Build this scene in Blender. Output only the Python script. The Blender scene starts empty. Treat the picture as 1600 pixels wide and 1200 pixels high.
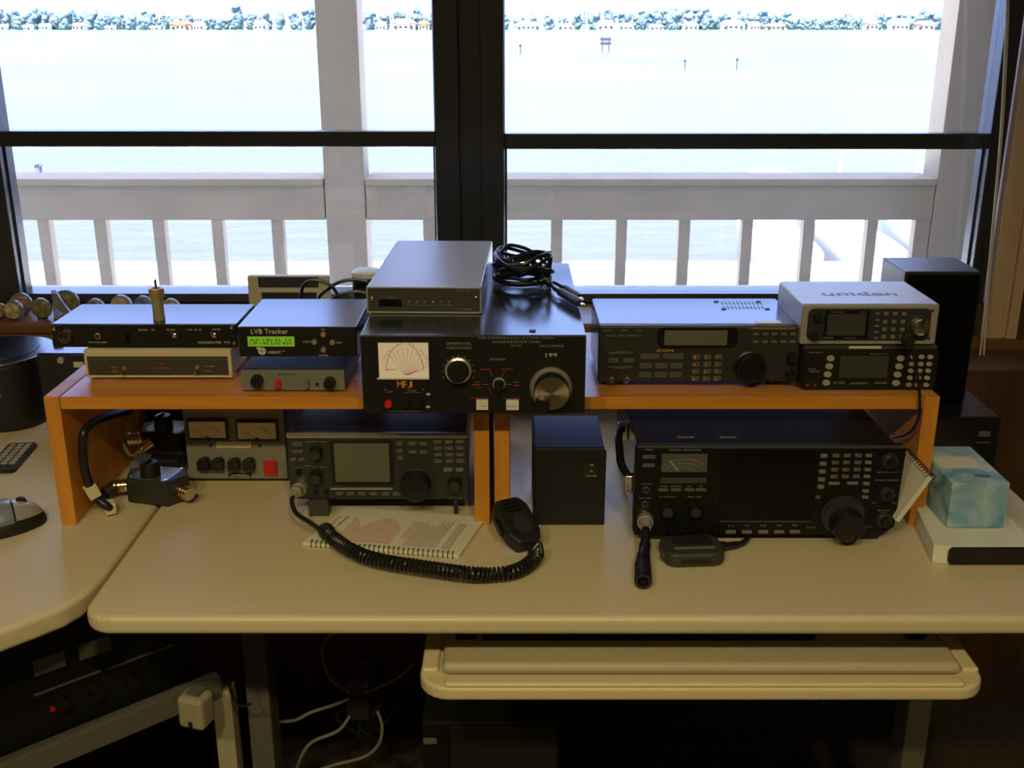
import bpy, bmesh, math, random
from mathutils import Vector, Matrix
random.seed(7)
# ---------------------------------------------------------------- camera, sky, sun, exposure
F = 1680.0; PITCH = math.radians(18.5); SP, CP = math.sin(PITCH), math.cos(PITCH); EYE = 1.355
scene = bpy.context.scene
col = scene.collection
cam = bpy.data.cameras.new('camera'); cam_o = bpy.data.objects.new('camera', cam); col.objects.link(cam_o)
cam.sensor_width = 36.0; cam.lens = 36.0 * F / 1600.0; cam.clip_start = 0.02; cam.clip_end = 6000
cam_o.location = (0, 0, EYE); cam_o.rotation_euler = (math.pi / 2 - PITCH, 0, 0)
scene.camera = cam_o
vs = scene.view_settings
vs.view_transform = 'Standard'; vs.look = 'None'; vs.gamma = 1.0; vs.use_curve_mapping = False; vs.exposure = 0.0

world = bpy.data.worlds.new('sky'); scene.world = world; world.use_nodes = True
wn = world.node_tree; wn.nodes.clear()
wo = wn.nodes.new('ShaderNodeOutputWorld'); bg = wn.nodes.new('ShaderNodeBackground')
tc = wn.nodes.new('ShaderNodeTexCoord'); mp = wn.nodes.new('ShaderNodeMapping'); mp.inputs['Scale'].default_value = (1, 1, 5)
nz = wn.nodes.new('ShaderNodeTexNoise'); nz.inputs['Scale'].default_value = 3.5; nz.inputs['Detail'].default_value = 5
cr = wn.nodes.new('ShaderNodeValToRGB')
cr.color_ramp.elements[0].position = .40; cr.color_ramp.elements[0].color = (1.35, 1.95, 4.6, 1)
cr.color_ramp.elements[1].position = .62; cr.color_ramp.elements[1].color = (1.8, 2.4, 4.8, 1)
wn.links.new(tc.outputs['Generated'], mp.inputs['Vector']); wn.links.new(mp.outputs[0], nz.inputs['Vector'])
wn.links.new(nz.outputs['Fac'], cr.inputs['Fac']); wn.links.new(cr.outputs[0], bg.inputs['Color'])
bg.inputs['Strength'].default_value = 1.0
wn.links.new(bg.outputs[0], wo.inputs[0])

sun = bpy.data.lights.new('sun', 'SUN'); sun.energy = 26.0; sun.angle = math.radians(0.6); sun.color = (1.0, 0.93, 0.86)
sun_o = bpy.data.objects.new('sun', sun); col.objects.link(sun_o)
sun_o.rotation_euler = (math.radians(32), 0, math.radians(-22))   # high, from behind the building, lights the bay

# ---------------------------------------------------------------- pixel <-> place
def G(x, y, z):
    v = (y - 600) / F; u = (x - 800) / F; Z = (EYE - z) / (SP + v * CP)
    return Vector((u * Z, Z * (CP - v * SP), z))
def W(x, y, Y):
    v = (y - 600) / F; u = (x - 800) / F; Z = Y / (CP - v * SP)
    return Vector((u * Z, Y, EYE - Z * (SP + v * CP)))

# ---------------------------------------------------------------- materials
MATS = {}
def mat(name, c, rough=.5, metal=0.0, spec=.5, emit=None, es=0.0, bump=0.0, bscale=200.0, var=0.0, vscale=6.0, coat=0.0, aniso=0.0):
    if name in MATS: return MATS[name]
    m = bpy.data.materials.new(name); m.use_nodes = True; nt = m.node_tree; b = nt.nodes['Principled BSDF']
    b.inputs['Base Color'].default_value = (*c, 1); b.inputs['Roughness'].default_value = rough
    b.inputs['Metallic'].default_value = metal; b.inputs['Specular IOR Level'].default_value = spec
    if coat: b.inputs['Coat Weight'].default_value = coat; b.inputs['Coat Roughness'].default_value = .1
    if aniso: b.inputs['Anisotropic'].default_value = aniso
    if emit: b.inputs['Emission Color'].default_value = (*emit, 1); b.inputs['Emission Strength'].default_value = es
    t = nt.nodes.new('ShaderNodeTexCoord')
    if var:
        n = nt.nodes.new('ShaderNodeTexNoise'); n.inputs['Scale'].default_value = vscale; n.inputs['Detail'].default_value = 4
        r = nt.nodes.new('ShaderNodeValToRGB')
        r.color_ramp.elements[0].position = .3; r.color_ramp.elements[0].color = (*[k * (1 - var) for k in c], 1)
        r.color_ramp.elements[1].position = .7; r.color_ramp.elements[1].color = (*[min(1, k * (1 + var)) for k in c], 1)
        nt.links.new(t.outputs['Object'], n.inputs['Vector']); nt.links.new(n.outputs['Fac'], r.inputs['Fac'])
        nt.links.new(r.outputs[0], b.inputs['Base Color'])
    if bump:
        n = nt.nodes.new('ShaderNodeTexNoise'); n.inputs['Scale'].default_value = bscale
        bp = nt.nodes.new('ShaderNodeBump'); bp.inputs['Strength'].default_value = bump; bp.inputs['Distance'].default_value = .002
        nt.links.new(t.outputs['Object'], n.inputs['Vector']); nt.links.new(n.outputs['Fac'], bp.inputs['Height'])
        nt.links.new(bp.outputs[0], b.inputs['Normal'])
    MATS[name] = m; return m
def wood(name, c1, c2, rough=.4, scale=(1.5, 30, 30), coat=0.0):
    m = mat(name, c1, rough, coat=coat); nt = m.node_tree; b = nt.nodes['Principled BSDF']
    t = nt.nodes.new('ShaderNodeTexCoord'); p = nt.nodes.new('ShaderNodeMapping'); p.inputs['Scale'].default_value = scale
    n = nt.nodes.new('ShaderNodeTexNoise'); n.inputs['Scale'].default_value = 2.2; n.inputs['Detail'].default_value = 8; n.inputs['Distortion'].default_value = .6
    r = nt.nodes.new('ShaderNodeValToRGB'); r.color_ramp.elements[0].position = .35; r.color_ramp.elements[0].color = (*c1, 1)
    r.color_ramp.elements[1].position = .65; r.color_ramp.elements[1].color = (*c2, 1)
    nt.links.new(t.outputs['Object'], p.inputs['Vector']); nt.links.new(p.outputs[0], n.inputs['Vector'])
    nt.links.new(n.outputs['Fac'], r.inputs['Fac']); nt.links.new(r.outputs[0], b.inputs['Base Color'])
    bp = nt.nodes.new('ShaderNodeBump'); bp.inputs['Strength'].default_value = .06
    nt.links.new(n.outputs['Fac'], bp.inputs['Height']); nt.links.new(bp.outputs[0], b.inputs['Normal'])
    return m
M_lam = mat('cream_laminate', (.66, .56, .38), .36, bump=.03, bscale=500)
M_lamedge = mat('cream_vinyl_edge', (.68, .57, .36), .45)
M_oak = wood('oak_veneer', (.60, .22, .025), (.70, .29, .038), .30, (1.5, 30, 30))
M_oakv = wood('oak_veneer_upright', (.58, .21, .023), (.68, .28, .036), .42, (30, 30, 1.5))
M_dwood = wood('dark_wood_panel', (.055, .025, .012), (.09, .04, .018), .5, (20, 20, 1.0))
M_sill = wood('brown_sill_wood', (.16, .07, .03), (.22, .10, .04), .4, (1.5, 25, 25))
M_case = wood('tan_casing_wood', (.62, .46, .30), (.70, .52, .35), .5, (25, 25, 1.2))
M_frame = mat('black_window_metal', (.036, .041, .045), .26, spec=.8, bump=.02)
M_black = mat('black_painted_steel', (.014, .014, .015), .17, spec=1.0)
M_blackm = mat('matte_black_plastic', (.012, .012, .012), .5)
M_blackg = mat('glossy_black_panel', (.008, .008, .009), .22)
M_panel = mat('black_front_panel', (.010, .010, .0105), .45, spec=.4)
M_panel2 = mat('deep_black_front_panel', (.005, .005, .005), .45, spec=.3)
M_ring = mat('satin_chrome', (.62, .58, .50), .28, metal=.65)
M_char = mat('charcoal_plastic', (.028, .029, .028), .42)
M_dgrey = mat('dark_grey_panel', (.05, .05, .046), .45)
M_knob = mat('black_knob_rubber', (.010, .010, .010), .38)
M_grey = mat('grey_painted_metal', (.20, .20, .19), .5, bump=.02, bscale=600)
M_psu = mat('grey_power_supply_paint', (.22, .215, .185), .55)
M_silver = mat('silver_plastic', (.42, .41, .39), .38, metal=.3)
M_chrome = mat('chrome', (.75, .73, .70), .16, metal=1.0)
M_brass = mat('brass', (.75, .55, .25), .25, metal=1.0)
M_spun = mat('spun_aluminium', (.62, .58, .52), .3, metal=1.0)
M_cream = mat('cream_enamel', (.66, .58, .40), .45)
M_white = mat('white_plastic', (.75, .74, .70), .45)
M_paper = mat('white_paper', (.72, .70, .60), .8)
M_btn = mat('beige_rubber_key', (.38, .36, .29), .5)
M_btnd = mat('dark_grey_key', (.09, .09, .083), .45)
M_btnm = mat('mid_grey_key', (.17, .165, .14), .5)
M_ink = mat('white_ink', (.60, .58, .50), .6)
M_inkd = mat('dull_white_ink', (.26, .25, .21), .6)
M_inkk = mat('black_ink', (.03, .03, .03), .7)
M_inkr = mat('red_ink', (.55, .06, .04), .7)
M_inko = mat('orange_ink', (.65, .20, .03), .6)
M_inky = mat('yellow_ink', (.62, .40, .06), .6)
M_red = mat('red_plastic', (.62, .02, .02), .35)
M_lcdg = mat('green_lcd_backlit', (.20, .45, .02), .3, emit=(.30, .70, .03), es=.26)
M_lcd = mat('grey_lcd', (.14, .14, .105), .25)
M_lcdd = mat('dark_lcd', (.055, .058, .055), .18)
M_scr = mat('unlit_black_screen', (.004, .004, .005), .35, spec=.25)
M_meter = mat('meter_face_card', (.72, .62, .52), .5, emit=(.9, .7, .5), es=.22)
M_meter2 = mat('unlit_meter_card', (.85, .76, .52), .5)
M_cable = mat('black_cable_jacket', (.011, .011, .012), .35)
M_gcable = mat('grey_cable_jacket', (.20, .19, .15), .5)
M_white_c = mat('white_cord', (.72, .68, .58), .7)
M_ext = mat('weathered_paint', (.46, .395, .285), .8, bump=.15, bscale=60, var=.08, vscale=4)
M_bluebox = wood('pale_blue_cloud_card', (.10, .33, .58), (.52, .64, .72), .55, (8, 8, 10))

# ---------------------------------------------------------------- mesh building
def mark_smooth(bm, ang=math.radians(38)):
    for f in bm.faces: f.smooth = True
    for e in bm.edges:
        if len(e.link_faces) == 2:
            try: e.smooth = e.calc_face_angle() < ang
            except ValueError: e.smooth = True
        else: e.smooth = True
class MB:
    def __init__(s): s.bm = bmesh.new(); s.mats = []
    def _mi(s, m):
        if m is None: return 0
        if m not in s.mats: s.mats.append(m)
        return s.mats.index(m)
    def _merge(s, b, M=None, m=None):
        if M is not None: bmesh.ops.transform(b, matrix=M, verts=b.verts)
        k = s._mi(m)
        for f in b.faces: f.material_index = k
        me = bpy.data.meshes.new('t'); b.to_mesh(me); b.free(); s.bm.from_mesh(me); bpy.data.meshes.remove(me)
        return s
    def box(s, x0, x1, y0, y1, z0, z1, bev=0.0, seg=2, m=None, M=None):
        b = bmesh.new(); bmesh.ops.create_cube(b, size=1)
        bmesh.ops.scale(b, vec=(x1 - x0, y1 - y0, z1 - z0), verts=b.verts)
        bmesh.ops.translate(b, vec=((x0 + x1) / 2, (y0 + y1) / 2, (z0 + z1) / 2), verts=b.verts)
        if bev: bmesh.ops.bevel(b, geom=b.edges[:], offset=bev, segments=seg, affect='EDGES', profile=.5)
        return s._merge(b, M, m)
    def prism(s, pts, a0, a1, axis='Z', bev=0.0, seg=2, m=None, M=None):
        """2D outline pts extruded between a0 and a1 along axis. Y: pts are (x,z); Z: (x,y); X: (y,z)"""
        b = bmesh.new()
        def V(p, a):
            return {'Z': (p[0], p[1], a), 'Y': (p[0], a, p[1]), 'X': (a, p[0], p[1])}[axis]
        lo = [b.verts.new(V(p, a0)) for p in pts]; hi = [b.verts.new(V(p, a1)) for p in pts]; n = len(pts)
        b.faces.new(lo); b.faces.new(hi[::-1])
        for i in range(n): b.faces.new((lo[i], hi[i], hi[(i + 1) % n], lo[(i + 1) % n]))
        bmesh.ops.recalc_face_normals(b, faces=b.faces)
        if bev: bmesh.ops.bevel(b, geom=b.edges[:], offset=bev, segments=seg, affect='EDGES', profile=.5)
        return s._merge(b, M, m)
    def lathe(s, prof, M=None, seg=24, m=None):
        """prof [(r, t)] about local Z"""
        b = bmesh.new(); rings = []
        for r, t in prof:
            if r < 1e-6: rings.append([b.verts.new((0, 0, t))])
            else: rings.append([b.verts.new((r * math.cos(2 * math.pi * i / seg), r * math.sin(2 * math.pi * i / seg), t)) for i in range(seg)])
        for a, c in zip(rings, rings[1:]):
            for i in range(seg):
                j = (i + 1) % seg
                if len(a) == 1 and len(c) == 1: continue
                if len(a) == 1: b.faces.new((a[0], c[j], c[i]))
                elif len(c) == 1: b.faces.new((a[i], a[j], c[0]))
                else: b.faces.new((a[i], a[j], c[j], c[i]))
        bmesh.ops.recalc_face_normals(b, faces=b.faces)
        return s._merge(b, M, m)
    def cyl(s, p0, p1, r0, r1=None, seg=20, m=None):
        p0 = Vector(p0); p1 = Vector(p1); d = p1 - p0; L = d.length; r1 = r0 if r1 is None else r1
        M = Matrix.Translation(p0) @ d.to_track_quat('Z', 'Y').to_matrix().to_4x4()
        return s.lathe([(0, 0), (r0, 0), (r1, L), (0, L)], M, seg, m)
    def tube(s, pts, r, seg=8, sub=6, m=None, closed=False, radii=None):
        pts = [Vector(p) for p in pts]
        if sub > 1: pts = smooth_path(pts, sub)
        b = bmesh.new(); rings = []; n = len(pts); up = None
        for i, p in enumerate(pts):
            t = (pts[min(i + 1, n - 1)] - pts[max(i - 1, 0)])
            if t.length < 1e-9: t = Vector((0, 0, 1))
            t.normalize()
            if up is None:
                up = Vector((0, 0, 1)) if abs(t.z) < .9 else Vector((1, 0, 0))
            a = (up - t * up.dot(t))
            if a.length < 1e-6: a = Vector((1, 0, 0)) - t * t.x
            a.normalize(); c = t.cross(a); up = a
            rr = radii[min(len(radii) - 1, int(i * len(radii) / n))] if radii else r
            rings.append([b.verts.new(p + a * rr * math.cos(2 * math.pi * k / seg) + c * rr * math.sin(2 * math.pi * k / seg)) for k in range(seg)])
        for A, B in zip(rings, rings[1:]):
            for k in range(seg): b.faces.new((A[k], A[(k + 1) % seg], B[(k + 1) % seg], B[k]))
        b.faces.new(rings[0][::-1]); b.faces.new(rings[-1])
        bmesh.ops.recalc_face_normals(b, faces=b.faces)
        return s._merge(b, None, m)
    def quad(s, pts, th=0.0, m=None):
        """slab with 4 corners pts and thickness th along its normal (downwards)"""
        P = [Vector(p) for p in pts]; nrm = (P[1] - P[0]).cross(P[3] - P[0]).normalized()
        b = bmesh.new(); hi = [b.verts.new(p) for p in P]; lo = [b.verts.new(p - nrm * th) for p in P]; n = len(P)
        b.faces.new(hi); b.faces.new(lo[::-1])
        for i in range(n): b.faces.new((lo[i], lo[(i + 1) % n], hi[(i + 1) % n], hi[i]))
        bmesh.ops.recalc_face_normals(b, faces=b.faces)
        return s._merge(b, None, m)
    def blob(s, c, r, sub=2, noise=0.0, m=None, seed=0):
        b = bmesh.new(); bmesh.ops.create_icosphere(b, subdivisions=sub, radius=1)
        rnd = random.Random(seed)
        for v in b.verts:
            k = 1 + noise * (rnd.random() - .5) * 2
            v.co = Vector((v.co.x * r[0] * k + c[0], v.co.y * r[1] * k + c[1], v.co.z * r[2] * k + c[2]))
        return s._merge(b, None, m)
    def text(s, txt, x0, x1, zc, h, y=-.0006, top=False, m=None, shear=0.0, M=None):
        """lettering fitted into x0..x1, centred on zc; front-facing (or lying on top: zc is then y)"""
        cu = bpy.data.curves.new('t', 'FONT'); cu.body = txt; cu.size = 1; cu.resolution_u = 2; cu.extrude = 0.0; cu.offset = .008; cu.shear = shear
        o = bpy.data.objects.new('t', cu); col.objects.link(o)
        dg = bpy.context.evaluated_depsgraph_get(); me = bpy.data.meshes.new_from_object(o.evaluated_get(dg), depsgraph=dg)
        b = bmesh.new(); b.from_mesh(me); bpy.data.meshes.remove(me); bpy.data.objects.remove(o); bpy.data.curves.remove(cu)
        xs = [v.co.x for v in b.verts]; ys = [v.co.y for v in b.verts]
        if not xs: b.free(); return s
        cx, cy = (min(xs) + max(xs)) / 2, (min(ys) + max(ys)) / 2
        sx = (x1 - x0) / (max(xs) - min(xs)); sy = h / (max(ys) - min(ys))
        for v in b.verts:
            X = (v.co.x - cx) * sx + (x0 + x1) / 2; Yv = (v.co.y - cy) * sy
            v.co = Vector((X, zc + Yv, y)) if top else Vector((X, y, zc + Yv))
        return s._merge(b, M, m)
    def build(s, name, m=None, parent=None, loc=None):
        if m is not None and not s.mats: s.mats = [m]
        mark_smooth(s.bm)
        me = bpy.data.meshes.new(name); s.bm.to_mesh(me); s.bm.free()
        for k in s.mats: me.materials.append(k)
        o = bpy.data.objects.new(name, me); col.objects.link(o)
        if len(me.polygons) > 6: wn_ = o.modifiers.new('weighted_normals', 'WEIGHTED_NORMAL'); wn_.keep_sharp = True
        if parent is not None: o.parent = parent
        if loc is not None: o.location = loc
        return o
def smooth_path(P, sub):
    out = []; n = len(P)
    for i in range(n - 1):
        p0 = P[max(i - 1, 0)]; p1 = P[i]; p2 = P[i + 1]; p3 = P[min(i + 2, n - 1)]
        for k in range(sub):
            t = k / sub
            out.append(.5 * ((2 * p1) + (p2 - p0) * t + (2 * p0 - 5 * p1 + 4 * p2 - p3) * t * t + (3 * p1 - p0 - 3 * p2 + p3) * t ** 3))
    out.append(P[-1]); return out
def tag(o, label, cat, group=None, kind=None):
    o['label'] = label; o['category'] = cat
    if group: o['group'] = group
    if kind: o['kind'] = kind
    return o
def struct(o, kind='structure'):
    o['kind'] = kind; return o
def thing(name, label, cat, loc=(0, 0, 0), rz=0.0, group=None):
    o = bpy.data.objects.new(name, None); col.objects.link(o); o.location = loc; o.rotation_euler = (0, 0, rz); o.empty_display_size = .02
    return tag(o, label, cat, group)
def rr(x0, x1, z0, z1, r, n=5):
    pts = []
    for cx, cz, a in ((x1 - r, z1 - r, 0), (x0 + r, z1 - r, 90), (x0 + r, z0 + r, 180), (x1 - r, z0 + r, 270)):
        for i in range(n + 1):
            t = math.radians(a + 90 * i / n); pts.append((cx + r * math.cos(t), cz + r * math.sin(t)))
    return pts
FRONT = Matrix.Rotation(math.pi / 2, 4, 'X')    # local +Z -> -Y (towards the viewer)

class Dev:
    """a boxy apparatus; q = its front face corners in the photo (TL, TR, BR, BL), Y = distance of the front face"""
    def __init__(s, name, label, cat, q, Y, z0, depth, z1=None, yaw=0.0, group=None):
        s.q = q; TL, TR, BR, BL = q
        xl = (W(*TL, Y).x + W(*BL, Y).x) / 2; xr = (W(*TR, Y).x + W(*BR, Y).x) / 2
        if z1 is None: z1 = (W(*TL, Y).z + W(*TR, Y).z) / 2
        s.w = xr - xl; s.h = z1 - z0; s.d = depth; s.z1 = z1; s.Y = Y; s.x0 = xl; s.x1 = xr; s.z0 = z0
        s.root = thing(name, label, cat, ((xl + xr) / 2, Y, z0), math.radians(yaw), group)
        s.px = s.w / (((TR[0] - TL[0]) + (BR[0] - BL[0])) / 2)     # metres per photo pixel on the face
    def at(s, px, py):
        TL, TR, BR, BL = s.q; u = .5; v = .5
        for _ in range(6):
            ty = TL[1] + (TR[1] - TL[1]) * u; by = BL[1] + (BR[1] - BL[1]) * u; v = (py - ty) / (by - ty)
            lx = TL[0] + (BL[0] - TL[0]) * v; rx = TR[0] + (BR[0] - TR[0]) * v; u = (px - lx) / (rx - lx)
        return (u - .5) * s.w, (1 - v) * s.h
    def rect(s, px0, py0, px1, py1):
        x0, z1 = s.at(px0, py0); x1, z0 = s.at(px1, py1); return x0, x1, z0, z1
    def body(s, m, y0=0.0, bev=.0015, zb=0.0, name='case', inset=0.0):
        return MB().box(-s.w / 2 + inset, s.w / 2 - inset, y0, s.d, zb, s.h, bev).build(name, m, s.root)
    def plate(s, name, r, m, y0=-.001, y1=.0005, bev=.0004, parent=None, rad=0.0):
        x0, x1, z0, z1 = s.rect(*r)
        b = MB()
        if rad: b.prism(rr(x0, x1, z0, z1, rad * s.px), y0, y1, 'Y', bev)
        else: b.box(x0, x1, y0, y1, z0, z1, bev)
        return b.build(name, m, parent or s.root)
    def btn(s, cx, cy, w, h, m=None, dep=.0022, name='button', oval=False, y=0.0):
        x, z = s.at(cx, cy); w *= s.px / 2; h *= s.px / 2 * 1.02
        b = MB()
        if oval: b.prism([(x + w * math.cos(a * math.pi / 8), z + h * math.sin(a * math.pi / 8)) for a in range(16)], y - dep, y + .0005, 'Y', .0003, 1)
        else: b.box(x - w, x + w, y - dep, y + .0005, z - h, z + h, min(.0005, h * .3), 1)
        return b.build(name, m or M_btnd, s.root)
    def knob(s, cx, cy, r, L=.012, m=None, name='knob', ring=None, y=0.0, cap=None, dimple=False, ribs=0):
        x, z = s.at(cx, cy); r *= s.px; m = m or M_knob
        M = Matrix.Translation((x, y, z)) @ FRONT
        root = MB().lathe([(0, -.0005), (r, -.0005), (r, L * .15), (r * .93, L * .2), (r * .9, L * .92), (r * .84, L), (0, L)], M, 28, m)
        if ribs:
            for i in range(ribs):
                a = 2 * math.pi * i / ribs
                root.box(-r * .02, r * .02, -r * .03 + r * .9, r * .95, L * .2, L * .9, 0, m=m, M=M @ Matrix.Rotation(a, 4, 'Z'))
        o = root.build(name, m, s.root)
        if ring:
            MB().lathe([(r * 1.0, -.0003), (r * 1.22, -.0003), (r * 1.2, L * .25), (r * 1.02, L * .32), (r * .99, L * .3)], M, 36).build('bezel_ring', ring, o)
        if cap:
            MB().lathe([(0, L * .99), (r * .78, L * .99), (r * .76, L * 1.04), (0, L * 1.04)], M, 36).build('cap', cap, o)
        if dimple:
            MB().lathe([(0, L * .985), (r * .24, L * .985), (r * .22, L * 1.06), (r * .14, L * 1.03), (0, L * 1.02)], Matrix.Translation((0, 0, -r * .55)) @ M, 20).build('finger_dimple', M_char, o)
        return o
    def jack(s, cx, cy, r, m=None, y=0.0):
        x, z = s.at(cx, cy); r *= s.px; M = Matrix.Translation((x, y, z)) @ FRONT
        b = MB().lathe([(r, -.0002), (r, .0022), (r * .85, .0028), (r * .6, .0026), (r * .52, .0004)], M, 20, m or M_chrome)
        b.lathe([(0, .0005), (r * .55, .0005)], M, 20, M_blackm)
        return b.build('jack', None, s.root)
    def toggle(s, cx, cy, r=3.5, y=0.0, m=None, up=1):
        x, z = s.at(cx, cy); r *= s.px; M = Matrix.Translation((x, y, z)) @ FRONT
        b = MB().lathe([(0, 0), (r, 0), (r, .002), (r * .6, .003), (0, .003)], M, 14)
        b.cyl((x, y - .002, z), (x - .001, y - .011, z - up * .006), r * .28, r * .42, 10)
        return b.build('toggle_switch', m or M_chrome, s.root)
    def screw(s, cx, cy, r=2.5, m=None, y=0.0):
        x, z = s.at(cx, cy); r *= s.px; M = Matrix.Translation((x, y, z)) @ FRONT
        b = MB().lathe([(0, 0), (r, 0), (r * .9, .0012), (r * .4, .0017), (0, .0017)], M, 14)
        return b.build('screw', m or M_chrome, s.root)
    def feet(s, m=None, r=.007, h=None):
        h = h or .006
        for sx in (-1, 1):
            for yy in (.02, s.d - .02):
                MB().cyl((sx * (s.w / 2 - .018), yy, 0), (sx * (s.w / 2 - .018), yy, h + .0005), r, r * 1.1, 14).build('foot', m or M_blackm, s.root)
    def letters(s, items, m=None, y=-.0008, name='lettering', parent=None):
        """items: (text, x0, x1, yc, hpx)"""
        b = MB()
        for it in items:
            t, a, c, yc, h = it[:5]; x0, z = s.at(a, yc); x1, _ = s.at(c, yc)
            b.text(t, x0, x1, z, h * s.px, y, shear=(it[5] if len(it) > 5 else 0))
        return b.build(name, m or M_ink, parent or s.root)
    def back_y(s, py, px=800):
        """depth behind the front at which the top surface reaches photo row py"""
        return G(px, py, s.z1).y - s.Y
# ================================================================ SETTING
DZ = .74            # desk top height
YW = 2.10           # window plane
def glass_mat():
    m = bpy.data.materials.new('window_glass'); m.use_nodes = True; nt = m.node_tree; nt.nodes.clear()
    o = nt.nodes.new('ShaderNodeOutputMaterial'); mx = nt.nodes.new('ShaderNodeMixShader'); fr = nt.nodes.new('ShaderNodeMapRange'); lw = nt.nodes.new('ShaderNodeLayerWeight'); pw = nt.nodes.new('ShaderNodeMath'); pw.operation = 'POWER'; pw.inputs[1].default_value = 4.5
    tr = nt.nodes.new('ShaderNodeBsdfTransparent'); gl = nt.nodes.new('ShaderNodeBsdfGlossy'); gl.inputs['Roughness'].default_value = .02
    tr.inputs['Color'].default_value = (.95, .97, .96, 1); fr.inputs['To Min'].default_value = .045; fr.inputs['To Max'].default_value = .95
    nt.links.new(lw.outputs['Facing'], pw.inputs[0]); nt.links.new(pw.outputs[0], fr.inputs[0]); nt.links.new(fr.outputs[0], mx.inputs[0]); nt.links.new(tr.outputs[0], mx.inputs[1]); nt.links.new(gl.outputs[0], mx.inputs[2])
    nt.links.new(mx.outputs[0], o.inputs[0]); return m
M_glass = glass_mat()
M_wallp = wood('brown_wall_panelling', (.07, .036, .018), (.11, .055, .028), .55, (14, 14, .8))
M_floor = mat('brown_carpet', (.06, .045, .03), .95, bump=.4, bscale=300, var=.25, vscale=60)
M_ceil = mat('off_white_ceiling', (.62, .56, .45), .9)
struct(MB().box(-2.6, 2.0, -2.8, 2.24, -.12, 0).build('floor', M_floor))
struct(MB().box(-2.6, 2.0, -2.8, 2.24, 2.5, 2.62).build('ceiling', M_ceil))
struct(MB().box(-2.7, -2.6, -2.8, 2.24, -.12, 2.62).build('wall_left', M_wallp))
struct(MB().box(2.0, 2.1, -2.8, 2.24, -.12, 2.62).build('wall_right', M_wallp))
struct(MB().box(-2.7, 2.1, -2.9, -2.8, -.12, 2.62).build('wall_back', M_wallp))
XA, XB, XC, XD = -0.9853, -0.1487, -0.0136, 0.9149      # glazed openings
ZS, ZT = 0.8431, 2.12
SZ = 0.8226      # sill top
w = MB()
w.box(-2.6, 2.0, 1.94, 2.24, 0, SZ - .09); w.box(-2.6, 2.0, 2.112, 2.24, SZ - .09, ZS - .02); w.box(-2.6, 2.0, 2.112, 2.24, ZT + .05, 2.5)
w.box(-2.6, XA - .12, 2.112, 2.24, ZS - .02, ZT + .05); w.box(XD + .062, 2.0, 2.112, 2.24, ZS - .02, ZT + .05)
struct(w.build('wall_window', M_wallp))
struct(MB().box(-2.6, 2.0, 2.241, 2.26, -.06, ZS - .02).box(-2.6, 2.0, 2.241, 2.26, ZT + .05, 2.35).build('wall_outside_bounce', mat('white_bounce_cladding', (.80, .77, .70), .8)))  # unseen outer wall face, added in white to bounce light onto the railing
def window(n, x0, x1, zr, lj, rj):
    o = MB()
    o.box(x0 - lj, x0, YW, YW + .06, ZS - .018, ZT + .03, .003).box(x1, x1 + rj, YW, YW + .06, ZS - .018, ZT + .03, .003)
    o.box(x0, x1, YW, YW + .06, ZS - .018, ZS, .002).box(x0, x1, YW, YW + .06, ZT, ZT + .03, .002)
    o.box(x0 - .002, x0 + .004, YW + .02, YW + .03, ZS, zr[0], 0).box(x1 - .004, x1 + .002, YW + .02, YW + .03, ZS, zr[0], 0)
    f = struct(o.build('window_%d' % n, M_frame))
    MB().box(x0, x1, YW + .004, YW + .036, zr[0], zr[1], .002).build('meeting_rail', M_frame, f)
    MB().box(x0, x1, YW + .018, YW + .022, ZS, zr[0]).build('lower_pane', M_glass, f)
    MB().box(x0, x1, YW + .032, YW + .036, zr[1], ZT).build('upper_pane', M_glass, f)
    return f
window(1, XA, XB, (1.1314, 1.1609), .11, .020)
window(2, XC, XD, (1.1268, 1.1564), .020, .032)
mu = MB().box(XB + .020, XC - .020, 2.112, 2.16, ZS - .014, 2.15, .002)
mu.box(XB + .002, XB + .048, 2.092, 2.112, ZS - .014, 2.15, .002).box(XC - .046, XC - .002, 2.092, 2.112, ZS - .014, 2.15, .002)
struct(mu.build('trim_1', M_frame))
# casing right of the window, and the sill
CB = 0.75
c = MB().box(0.9535, 0.9898, 2.088, 2.112, CB, 2.2, .003).box(0.9898, 0.9966, 2.096, 2.112, CB, 2.2)
c.box(0.9966, 1.0171, 2.084, 2.112, CB, 2.2, .003)
struct(c.build('trim_2', M_case))
struct(MB().box(0.9081, 1.35, 2.076, 2.112, 0.7046, CB + .004, .003).build('trim_3', M_sill))
sl = MB().box(-1.9, .80, 1.945, 2.102, SZ - .020, SZ, .005, 3).box(-1.9, .80, 1.952, 1.972, SZ - .034, SZ - .018, .002)
struct(sl.build('trim_4', M_sill))
struct(MB().box(-1.9, .60, 1.924, 1.942, SZ - .094, SZ - .034, .002).build('trim_5', M_oak))

# ---- desks
def desk_thing(nm, label, outline, z0, z1, legs, group=None):
    r = thing(nm, label, 'desk', (0, 0, 0))
    t = MB().prism(outline, z0 + .001, z1, 'Z', .006, 3).build('desk_top', M_lam, r)
    for i, (x0, x1, y0, y1) in enumerate(legs):
        MB().box(x0, x1, y0, y1, .0, z0, .003).build('leg', M_leg, r)
    return r
M_leg = mat('putty_painted_steel', (.12, .115, .095), .5)
M_legc = mat('cream_painted_steel', (.42, .38, .26), .5)
def arc(cx, cy, r, a0, a1, n=8): return [(cx + r * math.cos(math.radians(a0 + (a1 - a0) * i / n)), cy + r * math.sin(math.radians(a0 + (a1 - a0) * i / n))) for i in range(n + 1)]
right_out = arc(-.476 + .035, 1.033 + .035, .035, 180, 270) + [(.70, 1.033), (.70, 1.80), (-.476, 1.80)]
rd = thing('computer_desk', 'long cream laminate desk holding both oak risers, straight front edge', 'desk', (.3, 1.35, 0))
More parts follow.
